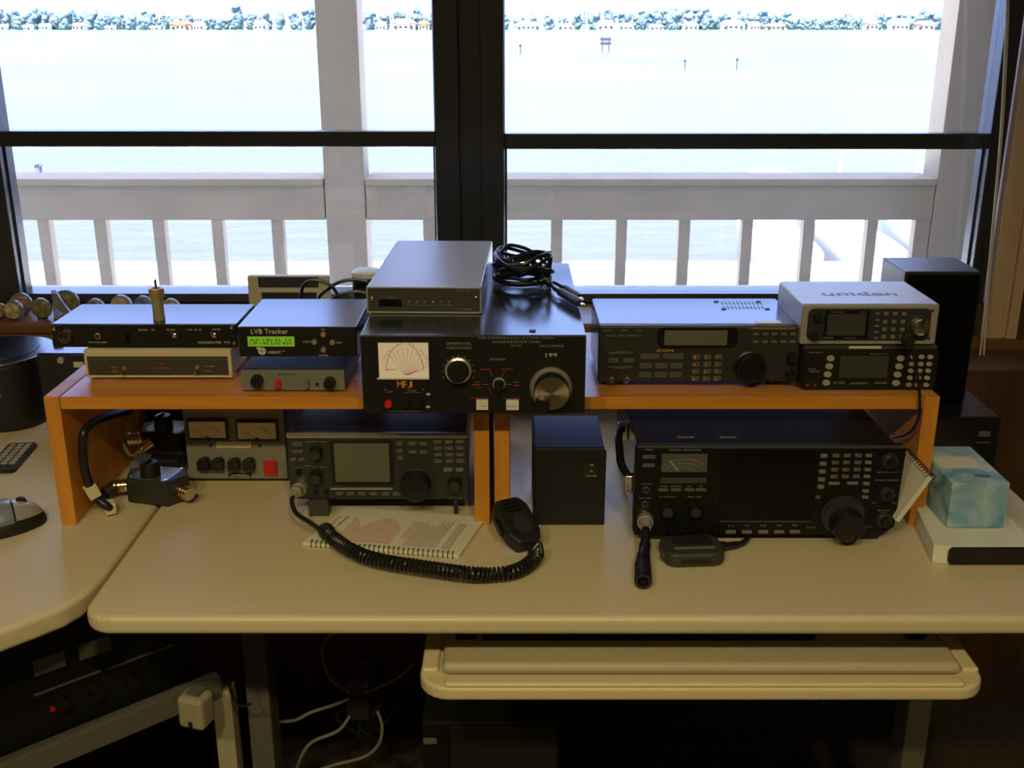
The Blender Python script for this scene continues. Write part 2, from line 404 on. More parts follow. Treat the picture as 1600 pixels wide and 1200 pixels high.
def shift(pts, o): return [(a - o[0], b - o[1]) for a, b in pts]
MB().prism(shift(right_out, (.3, 1.35)), .717, DZ, 'Z', .007, 3).build('desk_top', M_lam, rd)
for x0, y0, y1 in ((-.388, 1.34, 1.39), (.58, 1.34, 1.39)):
    MB().box(x0 - .3, x0 + .035 - .3, y0 - 1.35, y1 - 1.35, .03, .7168, .004).build('leg', M_leg, rd)
    MB().box(x0 - .31, x0 + .045 - .3, 1.10 - 1.35, 1.62 - 1.35, 0, .03, .004).build('leg_foot', M_leg, rd)
left_out = [(-.480, 1.80), (-.480, 1.14)] + [(-.483, 1.105), (-.489, 1.078), (-.500, 1.056), (-.523, 1.031), (-.60, .952), (-.85, .70), (-1.6, .70), (-1.6, 1.80)]
ld = thing('corner_desk', 'cream laminate corner desk with angled front holding mouse and remote', 'desk', (-.9, 1.3, 0))
MB().prism(shift(left_out, (-.9, 1.3)), .712, DZ, 'Z', .007, 3).build('desk_top', M_lam, ld)
# angled steel frame under the corner desk
a = W(0, 1195, 1.12); b_ = W(345, 1056, 1.30)
fr = MB()
lx0, ly0, lx1, ly1 = a.x - .3, a.y - .28, b_.x, b_.y
ang = math.atan2(ly1 - ly0, lx1 - lx0); RL = L = math.hypot(lx1 - lx0, ly1 - ly0); RANG = ang
Mr = Matrix.Translation((lx0 + .9, ly0 - 1.3, 0)) @ Matrix.Rotation(ang, 4, 'Z')
SH = b_.z
MB().box(0, L, 0, .018, SH - .034, SH, .002, M=Mr).build('shelf_rail', M_leg, ld)
MB().box(0, L, .018, .30, SH - .026, SH - .012, .001, M=Mr).build('lower_shelf', mat('dark_shelf_board', (.05, .045, .035), .6), ld)
for dx in (0.0, ):
    q0 = W(335, 1062, 1.32); q1 = W(372, 1200, 1.26)
    MB().box(q0.x + .9 - .002, q0.x + .026 + .9, 1.305 - 1.3, 1.335 - 1.3, 0, SH - .03, .003).build('leg', M_legc, ld)
MB().box(-1.55 + .9, -1.51 + .9, .05, .10, 0, .711, .003).build('leg', M_leg, ld)

# ---- oak risers
def riser(x0, x1, label):
    r = thing('desk_riser', label, 'shelf', ((x0 + x1) / 2, 1.264, DZ), 0, 'oak risers on the long desk')
    w_ = (x1 - x0) / 2; t = .020; H = .175
    MB().box(-w_ + t, w_ - t, .0, .296, H - .0165, H, .0012).build('shelf_board', M_oak, r)
    MB().box(-w_, -w_ + t - .0003, -.001, .297, 0, H + .0005, .0012).build('side_panel', M_oakv, r)
    MB().box(w_ - t + .0003, w_, -.001, .297, 0, H + .0005, .0012).build('side_panel', M_oakv, r)
    return r
riser(-.5835, -.0285, 'oak desk riser at left, the one with the dark coax switches underneath')
riser(-.0225, .533, 'oak desk riser at right, the one with the wide black radio underneath')
ST = DZ + .1755     # riser top

# ================================================================ APPARATUS ON THE LEFT RISER
d = Dev('modem_case', 'cream cased modem with dark front window, bottom of the left stack on the oak riser', 'modem', ((131, 545), (362.5, 548), (362, 592), (133, 590)), 1.330, ST, .135)
base = .0045
MB().box(-d.w / 2, d.w / 2, .004, d.d, base, d.h, .004, 3).build('case', M_cream, d.root)
fx0, fx1, fz0, fz1 = d.rect(136, 556, 356, 586)
o = MB(); zt, zb = d.h, base
o.box(-d.w / 2, d.w / 2, 0, .006, fz1, zt, .002).box(-d.w / 2, d.w / 2, 0, .006, zb, fz0, .002).box(-d.w / 2, fx0, 0, .006, fz0 - .001, fz1 + .001, .001).box(fx1, d.w / 2, 0, .006, fz0 - .001, fz1 + .001, .001)
o.build('front_bezel', M_cream, d.root)
d.plate('front_panel', (136.5, 556.5, 355.5, 585.5), M_dgrey, .002, .005, .0002)
MB().box(fx0, fx1, .0016, .002, fz1 - .0034, fz1 - .0028).build('panel_line', M_btnm, d.root)
for x in (192.5, 307.5): d.toggle(x, 573, 3.8, .002)
d.letters([('ON', 172, 182, 572, 3), ('OFF', 172, 183, 578, 3), ('PWR', 320, 335, 572, 3), ('RX', 320, 329, 579, 3)], M_inko, .0012)
d.letters([('TNC', 247, 257, 567, 4), ('PACKET TERMINAL', 237, 266, 574, 3)], M_inkr, .0012, 'red_lettering')
for x in (143, 355):
    lx, _ = d.at(x, 590)
    for yy in (.006, .11): MB().box(lx - .006, lx + .006, yy, yy + .014, 0, base + .0005, .001).build('foot', M_cream, d.root)
z1 = d.z1
d = Dev('audio_modem', 'slim black sound interface with round microphone socket, on the cream modem', 'modem', ((80, 505), (371, 507), (371, 545), (84, 544)), 1.339, z1 + .0006, .104)
d.body(M_black)
d.plate('front_panel', (81, 506, 370, 544), M_panel, -.002, .0005, .0004)
x, z = d.at(104, 524.5); r_ = 11 * d.px; M = Matrix.Translation((x, -.002, z)) @ FRONT
mc = MB().lathe([(r_, 0), (r_, .004), (r_ * .9, .006), (r_ * .74, .006), (r_ * .68, .001)], M, 28, M_chrome).lathe([(r_ * .70, .0012), (0, .0012)], M, 28, M_blackm).build('microphone_socket', None, d.root)
pn = MB()
for k in range(8):
    a = k * math.pi / 4; pn.cyl((x + math.cos(a) * r_ * .42, -.0028, z + math.sin(a) * r_ * .42), (x + math.cos(a) * r_ * .42, -.005, z + math.sin(a) * r_ * .42), .0006, seg=8)
pn.build('pins', M_brass, mc)
d.jack(154, 524.5, 5.5, M_brass, -.002)
d.knob(196, 524, 7.5, .012, M_knob, y=-.002)
for x in (274, 336): d.toggle(x, 524, 4, -.002, up=-1)
for a in ((364, 512), (366, 537), (86, 512)): d.screw(*a, 2.8, y=-.002)
d.letters([('MODEMASTER', 310, 346, 536, 3.8), ('qrp', 350, 360, 536, 3), ('MIC GAIN', 218, 232, 515, 3), ('TX', 238, 244, 515, 3), ('PHONES', 140, 168, 535, 2.2), ('FILTER', 262, 276, 515, 2.4), ('-12 -6 0', 292, 316, 515, 2.4), ('RATE', 334, 346, 515, 2.4)], M_ink, -.0026)
mz = d.z1; md = d
# coax adapter standing on it
p = G(249, 499, mz); ad = thing('coax_adapter', 'brass and steel coax adapter with thin pin, upright on the slim black interface', 'connector', p)
h_ = .048
MB().lathe([(0, 0), (.0075, 0), (.0078, .004), (.0072, .005), (.0072, .020), (.0078, .021), (.0078, .028), (0, .028)], None, 20).build('sleeve', mat('tarnished_nickel', (.42, .36, .27), .45, metal=.3), ad)
o = MB().lathe([(0, .028), (.0086, .028), (.0092, .030), (.0092, .040), (.0080, .042), (.0060, .042), (.0060, .036), (0, .036)], None, 20)
for k in range(20):
    a = k * math.pi / 10; o.box(.0088, .0097, -.0004, .0004, .030, .040, 0, M=Matrix.Rotation(a, 4, 'Z'))
o.build('knurled_nut', mat('dull_brass', (.50, .34, .14), .4, metal=.4), ad)
MB().lathe([(0, .036), (.0017, .036), (.0017, .052), (.0008, .054), (0, .054)], None, 12).build('centre_pin', M_chrome, ad)

d = Dev('power_meter_box', 'small grey-fronted box with two black knobs and a red one, under the satellite tracker', 'radio accessory', ((377.5, 577), (539.5, 578.5), (540, 616), (377.5, 614)), 1.285, ST, .14)
d.body(M_char, .001, .0015, .0035)
d.plate('front_panel', (378, 577.5, 539, 614), M_grey, -.0012, .0012, .0005)
d.knob(403, 594, 9.5, .012, ribs=12, y=-.001); d.knob(516, 599, 9.3, .012, ribs=12, y=-.001)
d.btn(435.5, 600, 7.5, 14, M_red, .006, 'red_rocker_switch', y=-.001)
d.btn(480.5, 601, 6, 13, M_btnm, .006, 'grey_rocker_switch', y=-.001)
x, z = d.at(496, 602.5); MB().cyl((x, -.002, z), (x, -.0028, z), .0022, seg=14).build('socket', M_blackm, d.root)
d.letters([('MODEL 252', 436, 464, 584.5, 3.6), ('DC IN', 428, 444, 611, 2.2), ('LEVEL', 395, 412, 609, 2.2)], M_inkk, -.0015)
for i in range(7):
    pass
lx0, lz = d.at(384, 591); g = MB()
for k in range(5):
    xa, za = d.at(446, 592 + k * 4); xb, _ = d.at(474, 592); g.box(xa, xb, -.0015, -.001, za - .0002, za + .0002)
g.build('engraved_lines', M_btnm, d.root)
for sx in (-1, 1):
    for yy in (.02, .12): MB().cyl((sx * (d.w / 2 - .02), yy, 0), (sx * (d.w / 2 - .02), yy, .004), .005, seg=12).build('foot', M_blackm, d.root)
tz = d.z1
d = Dev('satellite_tracker', 'black satellite tracker box with lit green display and four round buttons', 'radio accessory', ((370, 508.5), (557, 512), (559, 558), (375, 557)), 1.293, .9585, .143)
d.body(M_black, 0, .0012)
d.plate('front_panel', (371, 510, 556.5, 557), M_panel, -.0015, .0005, .0004)
d.plate('display', (386.7, 524, 461, 540.5), M_lcdg, -.0025, -.001, .0003)
x0, x1, zz0, zz1 = d.rect(389, 527, 458, 538)
g = MB()
for ln, zc in enumerate((zz1 - (zz1 - zz0) * .25, zz0 + (zz1 - zz0) * .25)):
    g.text('AZ 180 EL 12' if ln == 0 else 'UP 145 DN 435', x0 + .001, x1 - .001, zc, .0034, -.0027)
g.build('display_characters', mat('lcd_dark_segments', (.03, .10, .01), .5), d.root)
d.letters([('LVB Tracker', 392, 450, 516, 8), ('AMSAT', 419, 440, 549.5, 4.8, .1), ('-NA', 441, 446, 547.5, 2), ('UP', 502, 508, 515, 2.6), ('DOWN', 499, 513, 555, 2.6), ('LEFT', 474, 487, 533.5, 2.6), ('RIGHT', 526, 535, 535.5, 2.6)], M_ink, -.0018)
x, z = d.at(410, 547.5); r_ = 6.3 * d.px
g = MB().cyl((x, -.0015, z), (x, -.0019, z), r_, seg=24, m=M_ink)
g.box(x - r_ * .9, x + r_ * .9, -.0021, -.0018, z - .0002, z + .0002, m=M_panel).box(x - .0002, x + .0002, -.0021, -.0018, z - r_, z + r_, m=M_panel)
g.box(x - r_ * 1.3, x - r_ * .5, -.0021, -.0018, z + r_ * .5, z + r_ * 1.0, m=M_ink)
g.build('globe_emblem', None, d.root)
for a in ((505.5, 522.5), (491.8, 534), (520, 535), (506, 546)):
    x, z = d.at(*a); MB().lathe([(0, 0), (.0038, 0), (.0038, .002), (.0030, .0035), (0, .004)], Matrix.Translation((x, -.0012, z)) @ FRONT, 18).build('push_button', mat('pinkish_chrome_button', (.62, .50, .44), .3, metal=.7), d.root)
trk = d

# ================================================================ TUNER, TNC, CABLE
d = Dev('antenna_tuner', 'large black antenna tuner with cross-needle meter and big silver crank dial', 'antenna tuner', ((560.5, 524), (915.5, 523), (914, 639.5), (569, 642)), 1.205, ST + .0006, .40)
d.body(M_black, 0, .0015)
d.plate('front_panel', (562, 525.5, 914, 640), M_panel, -.0018, .0005, .0004)
mt = d.plate('meter', (587.5, 531.5, 673, 590.5), M_blackm, -.004, -.001, .0005)
d.plate('meter_face', (590, 534, 671, 588.5), M_meter, -.0045, -.0038, .0001, mt)
x0, x1, z0, z1 = d.rect(590, 534, 671, 588.5); wx, wz = x1 - x0, z1 - z0; cxm = x0 + wx * .54; bz = z0 + wz * .12
g = MB()
def seg_(g, x0, z0, x1, z1, t, y, m):
    a = math.atan2(z1 - z0, x1 - x0); L = math.hypot(x1 - x0, z1 - z0)
    g.box(0, L, y - .0001, y, -t / 2, t / 2, 0, m=m, M=Matrix.Translation((x0, 0, z0)) @ Matrix.Rotation(-a, 4, 'Y'))
for k in range(11):
    a = math.radians(24 + k * 10.2); L = wz * (.62 + .12 * math.sin(a))
    seg_(g, cxm + math.cos(a) * wz * .05, bz, cxm + math.cos(a) * L * 1.05, bz + math.sin(a) * L, .00028, -.0047, M_inkr)
seg_(g, cxm - wx * .42, bz + wz * .14, cxm - wx * .20, bz + wz * .16, .0006, -.0047, M_inkr)
seg_(g, cxm, bz, cxm + wx * .28, bz + wz * .15, .0006, -.0047, M_inkr)
for sgn in (-1, 1):
    prev = None
    for k in range(13):
        t = k / 12; a = math.radians(8 + 74 * t)
        px_ = cxm - wx * .02 - sgn * wx * .36 * math.cos(a) + sgn * wx * .04; pz_ = bz + wz * (.02 + .84 * math.sin(a))
        px_ -= sgn * wx * .06
        if prev: seg_(g, prev[0], prev[1], px_, pz_, .0005, -.0047, M_inkk)
        prev = (px_, pz_)
    for k in range(7):
        a = math.radians(20 + 10 * k); rx = wx * .46
        seg_(g, cxm - sgn * rx * math.cos(a), bz + wz * .98 * math.sin(a) * .85, cxm - sgn * rx * 1.05 * math.cos(a), bz + wz * 1.02 * math.sin(a) * .87, .0004, -.0047, M_inkk)
    seg_(g, cxm - sgn * wx * .46, bz + wz * .42, cxm - sgn * wx * .30, bz + wz * .70, .0003, -.0047, M_inkk)
g.build('meter_scale', None, mt)
d.plate('meter_base_rim', (590, 586.3, 671, 588.6), M_white, -.005, -.0042, .0001, mt)
g = MB()
for t, a, c in (('M', 621, 630, ), ('F', 630.5, 636.5), ('J', 637, 644.5)):
    xa, za = d.at(a, 597.5); xb, _ = d.at(c, 597.5); g.text(t, xa, xb, za, .0084, -.0022)
g.build('orange_logo', mat('orange_logo_paint', (.85, .30, .01), .5), d.root)
def clabels(items, m, nm): return d.letters(items, m, -.0022, nm)
clabels([('LAMP', 604, 615, 609, 2.6), ('POWER', 638, 651, 607, 2.6)], M_inkd, 'switch_lettering')
clabels([('DIFFERENTIAL', 696, 736, 535.5, 4.2), ('CAPACITANCE', 697, 736, 542, 4.2)], M_inkd, 'dial_lettering')
clabels([('MFJ DIFFERENTIAL-T 3 KW VERSA', 747, 866, 527.5, 3.6, .2), ('ROLLER INDUCTOR TUNER', 769, 844, 532.8, 3.8), ('MFJ-986', 797, 815, 538.6, 3.2), ('INDUCTANCE', 842.5, 880, 538.6, 3.8), ('ANTENNA', 764, 790, 558.8, 3.6)], M_inkd, 'lettering')
clabels([('199', 852, 870, 552, 6)], mat('counter_digits', (.55, .55, .50), .5), 'turns_counter')
clabels([('COAX 1', 751, 767, 573.8, 3), ('COAX 2', 784, 801, 573.8, 3), ('COAX', 741, 750, 593, 2.6), ('BYPASS', 738, 751, 597.5, 2.6), ('BAL', 803, 810, 593, 2.6), ('LINE', 803, 811, 598, 2.6), ('OFF', 744, 752, 602, 2.6)], M_inkr, 'red_lettering')
g = MB()
for k in range(11):
    a = math.radians(200 - k * 22); cx, cz = d.at(716 + 24.5 * math.cos(a), 578 - 24.5 * math.sin(a)); g.box(cx - .0006, cx + .0006, -.0022, -.0018, cz - .0008, cz + .0008, m=M_inko if k % 3 == 0 else M_inkd)
for (xa, ya, xb, yb) in ((765, 576, 771, 585), (789, 576, 784, 585), (755, 596.5, 764, 596.5), (790, 596.3, 800, 596.3), (763, 602, 769, 610), (786, 609, 784, 613)):
    p0 = d.at(xa, ya); p1 = d.at(xb, yb); seg_(g, *p0, *p1, .0005, -.0020, M_inkd)
for (xa, ya, xb, yb) in ((609, 636.5, 609, 639), (609, 639, 660, 639), (660, 636.5, 660, 639), (632, 609.8, 658, 609.8), (735, 618, 765, 617), (786, 618, 816, 617)):
    p0 = d.at(xa, ya); p1 = d.at(xb, yb); seg_(g, *p0, *p1, .0004, -.0020, M_inkd if ya != 618 else M_inkr)
for py in (612.5, 632):
    x, z = d.at(670, py); g.prism([(x - .0026, z - .001), (x + .0026, z - .001), (x + .0018, z + .0016), (x - .0018, z + .0016)], -.0022, -.0018, 'Y', m=M_ink)
g.build('dial_marks', None, d.root)
x, z = d.at(608.5, 626.5); MB().lathe([(0, 0), (.0046, 0), (.0048, .006), (.0040, .008), (0, .0085)], Matrix.Translation((x, -.0015, z)) @ FRONT, 20).build('red_push_button', M_red, d.root)
for a in ((636, 626.5), (656, 626.5)):
    x, z = d.at(*a); MB().lathe([(0, 0), (.0044, 0), (.0042, .007), (0, .0075)], Matrix.Translation((x, -.0015, z)) @ FRONT, 18).build('push_button', M_knob, d.root)
for a in ((602.5, 605.5), (662.5, 605)): d.screw(*a, 2.2, M_dgrey, -.0018)
d.knob(716, 575, 17.2, .016, M_knob, ring=M_ring, y=-.0018)
k = d.knob(780, 595, 8.2, .014, M_knob, ring=M_ring, y=-.0018)
x, z = d.at(780, 595); MB().box(x - .0012, x + .0012, -.0175, -.0155, z - .006, z + .007, .0003).build('pointer', M_knob, k)
for a in ((745, 619.5, 764, 634.5), (791.5, 619.5, 811.5, 634.5)): d.plate('white_rocker_button', a, M_white, -.006, -.001, .0006)
clabels([('TUNED', 749, 760, 628, 2), ('BYPASS', 794, 808, 628, 2)], M_inkd, 'button_lettering')
for o_ in list(d.root.children):
    if o_.name.startswith('button_lettering'): o_.location.y = -.0045
x, z = d.at(861, 601); r_ = 33.5 * d.px
dial = MB().lathe([(0, 0), (r_, 0), (r_, .004), (r_ * .86, .0095), (r_ * .82, .0095), (0, .009)], Matrix.Translation((x, -.0018, z)) @ FRONT, 48).build('dial_skirt', M_ring, d.root)
x, z = d.at(861, 599); r_ = 28.5 * d.px
MB().lathe([(0, .008), (r_ * .97, .008), (r_ * .97, .024), (r_ * .95, .026), (0, .026)], Matrix.Translation((x, -.0018, z)) @ FRONT, 48).build('dial_body', M_blackg, dial)
ms = mat('spun_silver_face', (.62, .54, .42), .32, metal=1.0, aniso=.85)
nt = ms.node_tree; tg = nt.nodes.new('ShaderNodeTangent'); tg.direction_type = 'RADIAL'; tg.axis = 'Y'; nt.links.new(tg.outputs[0], ms.node_tree.nodes['Principled BSDF'].inputs['Tangent'])
fc = MB().lathe([(0, 0), (r_ * .93, 0), (r_ * .93, .001), (0, .0012)], FRONT, 64).build('dial_face', ms, dial); fc.location = (x, -.0278, z)
xf, zf = d.at(847, 611); MB().lathe([(0, 0), (.0082, 0), (.0080, .016), (.0070, .018), (0, .018)], Matrix.Translation((xf, -.0282, zf)) @ FRONT, 24).build('crank_handle', M_knob, dial)
p = G(832, 517.5, d.z1); MB().cyl((p.x - d.root.location.x, p.y - d.Y, d.h - .0005), (p.x - d.root.location.x, p.y - d.Y, d.h + .0012), .004, seg=18).build('top_screw', M_blackm, d.root)
tun = d
TZ = d.z1
d = Dev('packet_controller', 'grey metal packet controller with a row of tiny lamps, on top of the black tuner', 'modem', ((571, 448), (752.3, 448), (753, 488.5), (574, 489)), 1.303, TZ + .0006, .300, yaw=-1.6)
d.body(mat('light_grey_case_paint', (.36, .355, .38), .33), 0, .002)
d.plate('front_panel', (573.5, 450, 750.5, 487), M_dgrey, -.0012, .0005, .0003)
x0, x1, z0, z1 = -d.w / 2, d.w / 2, 0, d.h
g = MB().box(x0, x1, -.0022, .003, 0, .0022, .0005).box(x0, x1, -.0022, .003, z1 - .002, z1, .0005).box(x0, x0 + .0022, -.0022, .003, 0, z1, .0005).box(x1 - .0022, x1, -.0022, .003, 0, z1, .0005)
g.build('front_frame', M_silver, d.root)
d.plate('display', (592, 467.5, 628, 478.5), M_scr, -.0018, -.001, .0002)
for i, x in enumerate((639, 651.5, 664, 677, 689.5, 702)):
    a, z = d.at(x, 470.5); MB().lathe([(0, 0), (.0012, 0), (.0012, .001), (0, .0018)], Matrix.Translation((a, -.001, z)) @ FRONT, 12).build('indicator_lamp', mat('red_lamp_lens', (.40, .14, .08), .3) if i != 3 else mat('yellow_lamp_lens', (.5, .42, .10), .3), d.root)
for a in ((581, 466.5), (744, 464.5)): d.screw(*a, 3.2, M_brass, -.0012)
d.letters([('DSP-12', 714, 734, 452.8, 3.2), ('L.L. GRACE', 715, 738, 481.5, 3.2), ('STATUS', 606, 616, 464, 2.4)] + [(t, x - 4, x + 4, 475.5, 1.8) for t, x in zip(('CON', 'STA', 'DCD', 'TX', 'PWR', 'MB'), (639, 651.5, 664, 677, 689.5, 702))], M_inkd, -.0016)

# coiled audio lead with two plugs
TT = TZ + .0036
cr_ = thing('audio_cable', 'black audio lead bundled in loops with two plugs, on the black tuner', 'cable', (.03, 1.49, TT))
org = Vector((.03, 1.49, TT))
rnd = random.Random(3); pts = []
for k in range(11):
    for j in range(12):
        a = 2 * math.pi * j / 12
        rx = .037 + rnd.uniform(-.004, .004) + .002 * math.sin(k * 2.3); ry = .034 + .010 * math.sin(k * 1.7) + rnd.uniform(-.004, .004)
        pts.append((.016 + rx * math.cos(a) - org.x, 1.462 + ry * math.sin(a) - org.y, .004 + .0034 * k + .007 * math.sin(a * 2 + k) * (k > 2) + .002 * (k > 2)))
MB().tube(pts, .0026, 7, 3).build('looped_lead', M_cable, cr_)
def wp(l, Y0): return [W(x, y, Y0) - org for x, y in l]
MB().tube(wp(((800, 428), (822, 416), (838, 420)), 1.46) [:1] + wp(((790, 425), (806, 412), (805, 404), (818, 398), (830, 398), (836, 410), (842, 428), (852, 440)), 1.45), .0021, 7, 5).build('loose_loop', M_cable, cr_)
MB().tube(wp(((845, 445), (832, 424), (818, 402), (824, 399), (834, 416), (850, 436), (860, 450)), 1.44), .0021, 7, 5).build('loose_loop', M_cable, cr_)
MB().tube(wp(((851, 458), (846, 450), (850, 436), (856, 438), (858, 448), (853, 458)), 1.435), .0018, 6, 5).build('twist_tie', M_gcable, cr_)
for k, (xa, ya, xb, yb) in enumerate(((866, 447, 907, 470), (876, 443, 905, 461))):
    A = G(xa, ya + 4, TT + .006); B = G(xb, yb + 4, TT + .006)
    st = W(855, 446, 1.44); dr = (B - A).normalized()
    MB().tube([st - org, (st + A) / 2 + Vector((0, 0, .004)) - org, A - org], .0024, 7, 6).build('lead_tail', M_cable, cr_)
    pl = MB(); Mx = Matrix.Translation(A - org) @ dr.to_track_quat('Z', 'Y').to_matrix().to_4x4(); L = (B - A).length
    o = MB().lathe([(0, 0), (.0030, 0), (.0034, L * .2), (.0055, L * .25), (.0058, L * .9), (.0045, L), (0, L)], Mx, 16).build('plug', M_blackm, cr_)
    MB().lathe([(0, L), (.0022, L), (.0022, L + .010), (.0014, L + .0115), (.0020, L + .013), (0, L + .016)], Mx, 12).build('plug_tip', M_chrome, o)

# ================================================================ RIGHT RISER
d = Dev('communications_receiver', 'wide black communications receiver with number keypad, on the right oak riser', 'radio', ((934, 508), (1250, 508), (1247, 606), (937, 604)), 1.300, ST, .140)
zb = .007
MB().box(-d.w / 2, d.w / 2, .006, d.d, zb, d.h, .003).build('case', M_black, d.root)
MB().box(-d.w / 2 - .0005, d.w / 2 + .0005, 0, .012, zb, d.h - .001, .003, 3).build('front_panel', M_char, d.root)
dp = d.plate('display_bezel', (1025, 510.5, 1150, 543), M_blackg, -.0015, .0005, .0005, rad=10)
d.plate('display', (1036, 515.5, 1134, 538.5), M_lcd, -.0020, -.001, .0002, dp)
d.letters([('ICOM', 1026, 1051, 547, 4.8)], M_inky, -.0005, 'maker_lettering')
d.letters([('COMMUNICATIONS RECEIVER IC-R75', 1168, 1240, 513, 3.2)], M_inky, -.0005, 'yellow_lettering')
g = []
for rrow, y in enumerate((521.5, 533.5)):
    for k in range(5):
        d.btn(1179 + k * 14.5, y, 9, 5, M_btnd, .0015)
        g.append((('A/B', 'VFO', 'SET', 'SPL', 'TS', 'AM', 'SSB', 'CW', 'FM', 'RTTY')[rrow * 5 + k], 1174 + k * 14.5, 1184 + k * 14.5, y, 2.6))
d.letters(g, M_inkd, -.0018)
for r0, y in enumerate((557, 568.7, 579.8, 591)):
    for c0, x in enumerate((1088, 1105.5, 1122.5)):
        d.btn(x, y, 12.5, 8, M_btnd, .002)
d.letters([(t, x - 4.5, x - 1, y, 4.6) for t, x, y in zip('123456789.0E', [1088, 1105.5, 1122.5] * 4, [557] * 3 + [568.7] * 3 + [579.8] * 3 + [591] * 3)], M_inko, -.0023, 'key_digits')
for x0_, x1_, y in ((1000, 1031, 556), (1036, 1068, 556)): d.btn((x0_ + x1_) / 2, y, x1_ - x0_, 9, M_btnd, .002)
for y in (570.5, 584.5):
    for x in (1010, 1034, 1057.5): d.btn(x, y, 20, 9, M_btnd, .002)
for x in (958.5, 982.5): d.btn(x, 562, 18, 7.5, M_btnd, .002)
for s_, y in ((1, 549), (-1, 574)):
    pts = []
    for k in range(9):
        t = math.pi * k / 8; x, z = d.at(970 - 20 * math.cos(t), y - s_ * (4.5 * math.sin(t)) + s_ * 3); pts.append((x, z))
    MB().prism(pts, -.002, .0005, 'Y', .0003, 1).build('button', M_btnd, d.root)
d.letters([('POWER', 940, 953, 516, 2.4), ('TIMER', 967, 978, 516, 2.4), ('LOCK', 991, 1001, 516, 2.4), ('MONI  REC  REMOTE', 946, 1000, 524, 2.6), ('PHONES', 950, 963, 597, 2), ('REC', 976, 985, 597, 2)], M_inkd, -.0004, 'small_lettering')
for x in (956.8, 981.3): d.jack(x, 591, 4)
d.knob(1172, 572, 25, .016, M_knob, cap=M_blackg, dimple=True)
d.knob(1236, 557, 8, .012, ribs=10); d.knob(1236, 585, 8, .012, ribs=10)
g = MB()
for k in range(11):
    for j in range(2):
        P0 = G(1128 + k * 6 + j * 3, 473 + j * 7, d.z1) - d.root.location
        g.box(P0.x - .0008, P0.x + .0008, P0.y - .009, P0.y + .004, d.h - .0004, d.h + .0004)
g.build('vent_slots', M_blackm, d.root)
for a in ((1119, 471.5), (1185, 471.5), (1131, 483), (1199, 483)):
    P0 = G(*a, d.z1) - d.root.location; MB().lathe([(0, 0), (.0036, 0), (.0032, .0012), (0, .0012)], Matrix.Translation((P0.x, P0.y, d.h - .0002)), 16).build('top_screw', M_blackm, d.root)
P0 = G(1178, 501, d.z1) - d.root.location; P1 = G(1220, 504, d.z1) - d.root.location
MB().box(P0.x, P1.x, .008, .021, d.h - .0005, d.h + .0005).build('sticker', M_white, d.root)
for sx in (-1, 1):
    for yy in (.02, .12): MB().cyl((sx * .1, yy, 0), (sx * .1, yy, zb + .001), .009, seg=16).build('foot', M_blackm, d.root)

d = Dev('scanner_radio', 'black scanner with pale oval keys, beneath the silver scanner on the right riser', 'radio', ((1253, 540), (1463, 540), (1459, 612), (1254, 613)), 1.290, ST, .126)
MB().box(-d.w / 2, d.w / 2, .004, d.d, .006, d.h, .002).build('case', M_char, d.root)
d.plate('front_panel', (1254, 547, 1462, 611), M_panel, -.001, .005, .001, rad=4)
P = d.rect(1254, 540.5, 1462, 546.5); MB().box(P[0], P[1], .0, .0045, P[2], P[3], .0008).build('top_bezel', M_dgrey, d.root)
d.plate('sticker', (1323, 540.5, 1374, 545), M_cream, -.0006, .0002, .0001)
d.plate('display', (1311, 556, 1386, 592), M_lcdd, -.0018, -.0005, .0003)
for xs, ys in (((1295.5, 1294.5, 1293.2, 1292.3), (560, 573, 586.3, 600)), ((1405, 1403.5, 1402, 1400.8), (560, 573, 586.3, 600))):
    for x, y in zip(xs, ys): d.btn(x, y, 12.5, 9.5, M_btn, .003, oval=True)
for j, y in enumerate((557.5, 569, 580, 591.5, 603)):
    for k, x in enumerate((1424, 1437.5, 1451)): d.btn(x - j * .8, y, 9.5, 7, M_btn, .003, oval=True)
d.letters([('PRIORITY', 1261, 1284, 551, 2.4), ('TRUNK', 1262, 1275, 578, 2.6), ('TRACKER', 1264, 1282, 582, 2.6), ('BC780', 1304, 1321, 600.5, 4), ('uniden', 1330, 1358, 600.5, 4.4), ('SCANNER', 1368, 1387, 600.5, 3.6), ('BEARCAT', 1357, 1384, 553, 2)], M_inkd, -.0013)
for x in (1263, 1274): d.jack(x, 604.5, 2.5)
for sx in (-1, 1):
    for yy in (.015, .11): MB().cyl((sx * .08, yy, 0), (sx * .08, yy, .007), .006, seg=12).build('foot', M_blackm, d.root)
z1 = d.z1
d = Dev('scanner_radio', 'silver scanner with round chrome knob, topmost on the right riser', 'radio', ((1252, 475.5), (1467.5, 475), (1464, 537), (1252, 536.5)), 1.290, z1 + .0008, .127)
MB().box(-d.w / 2, d.w / 2, 0, d.d, 0, d.h, .003, 3).build('case', M_silver, d.root)
d.plate('control_panel', (1261.5, 482, 1452, 530), M_char, -.0012, .0005, .0005, rad=9)
d.plate('display', (1287.5, 484.5, 1356, 527), M_blackg, -.0022, -.001, .0003)
d.plate('lcd', (1292, 489, 1351, 521.5), M_lcdd, -.0026, -.002, .0001)
d.letters([('TrunkTracker III', 1296, 1318, 486.3, 2), ('APCO 25', 1340, 1352, 486.3, 2), ('uniden', 1288, 1303, 524.5, 3.4), ('BEARCAT', 1320, 1338, 525, 2)], M_inkd, -.0026)
d.knob(1275, 494, 6, .009, y=-.001); d.knob(1272.5, 522, 6.5, .009, y=-.001)
for y in (488.8, 498.7, 507.5, 516.5, 525.5):
    d.btn(1369.5, y, 7, 3.2, M_btnm, .0016, y=-.001)
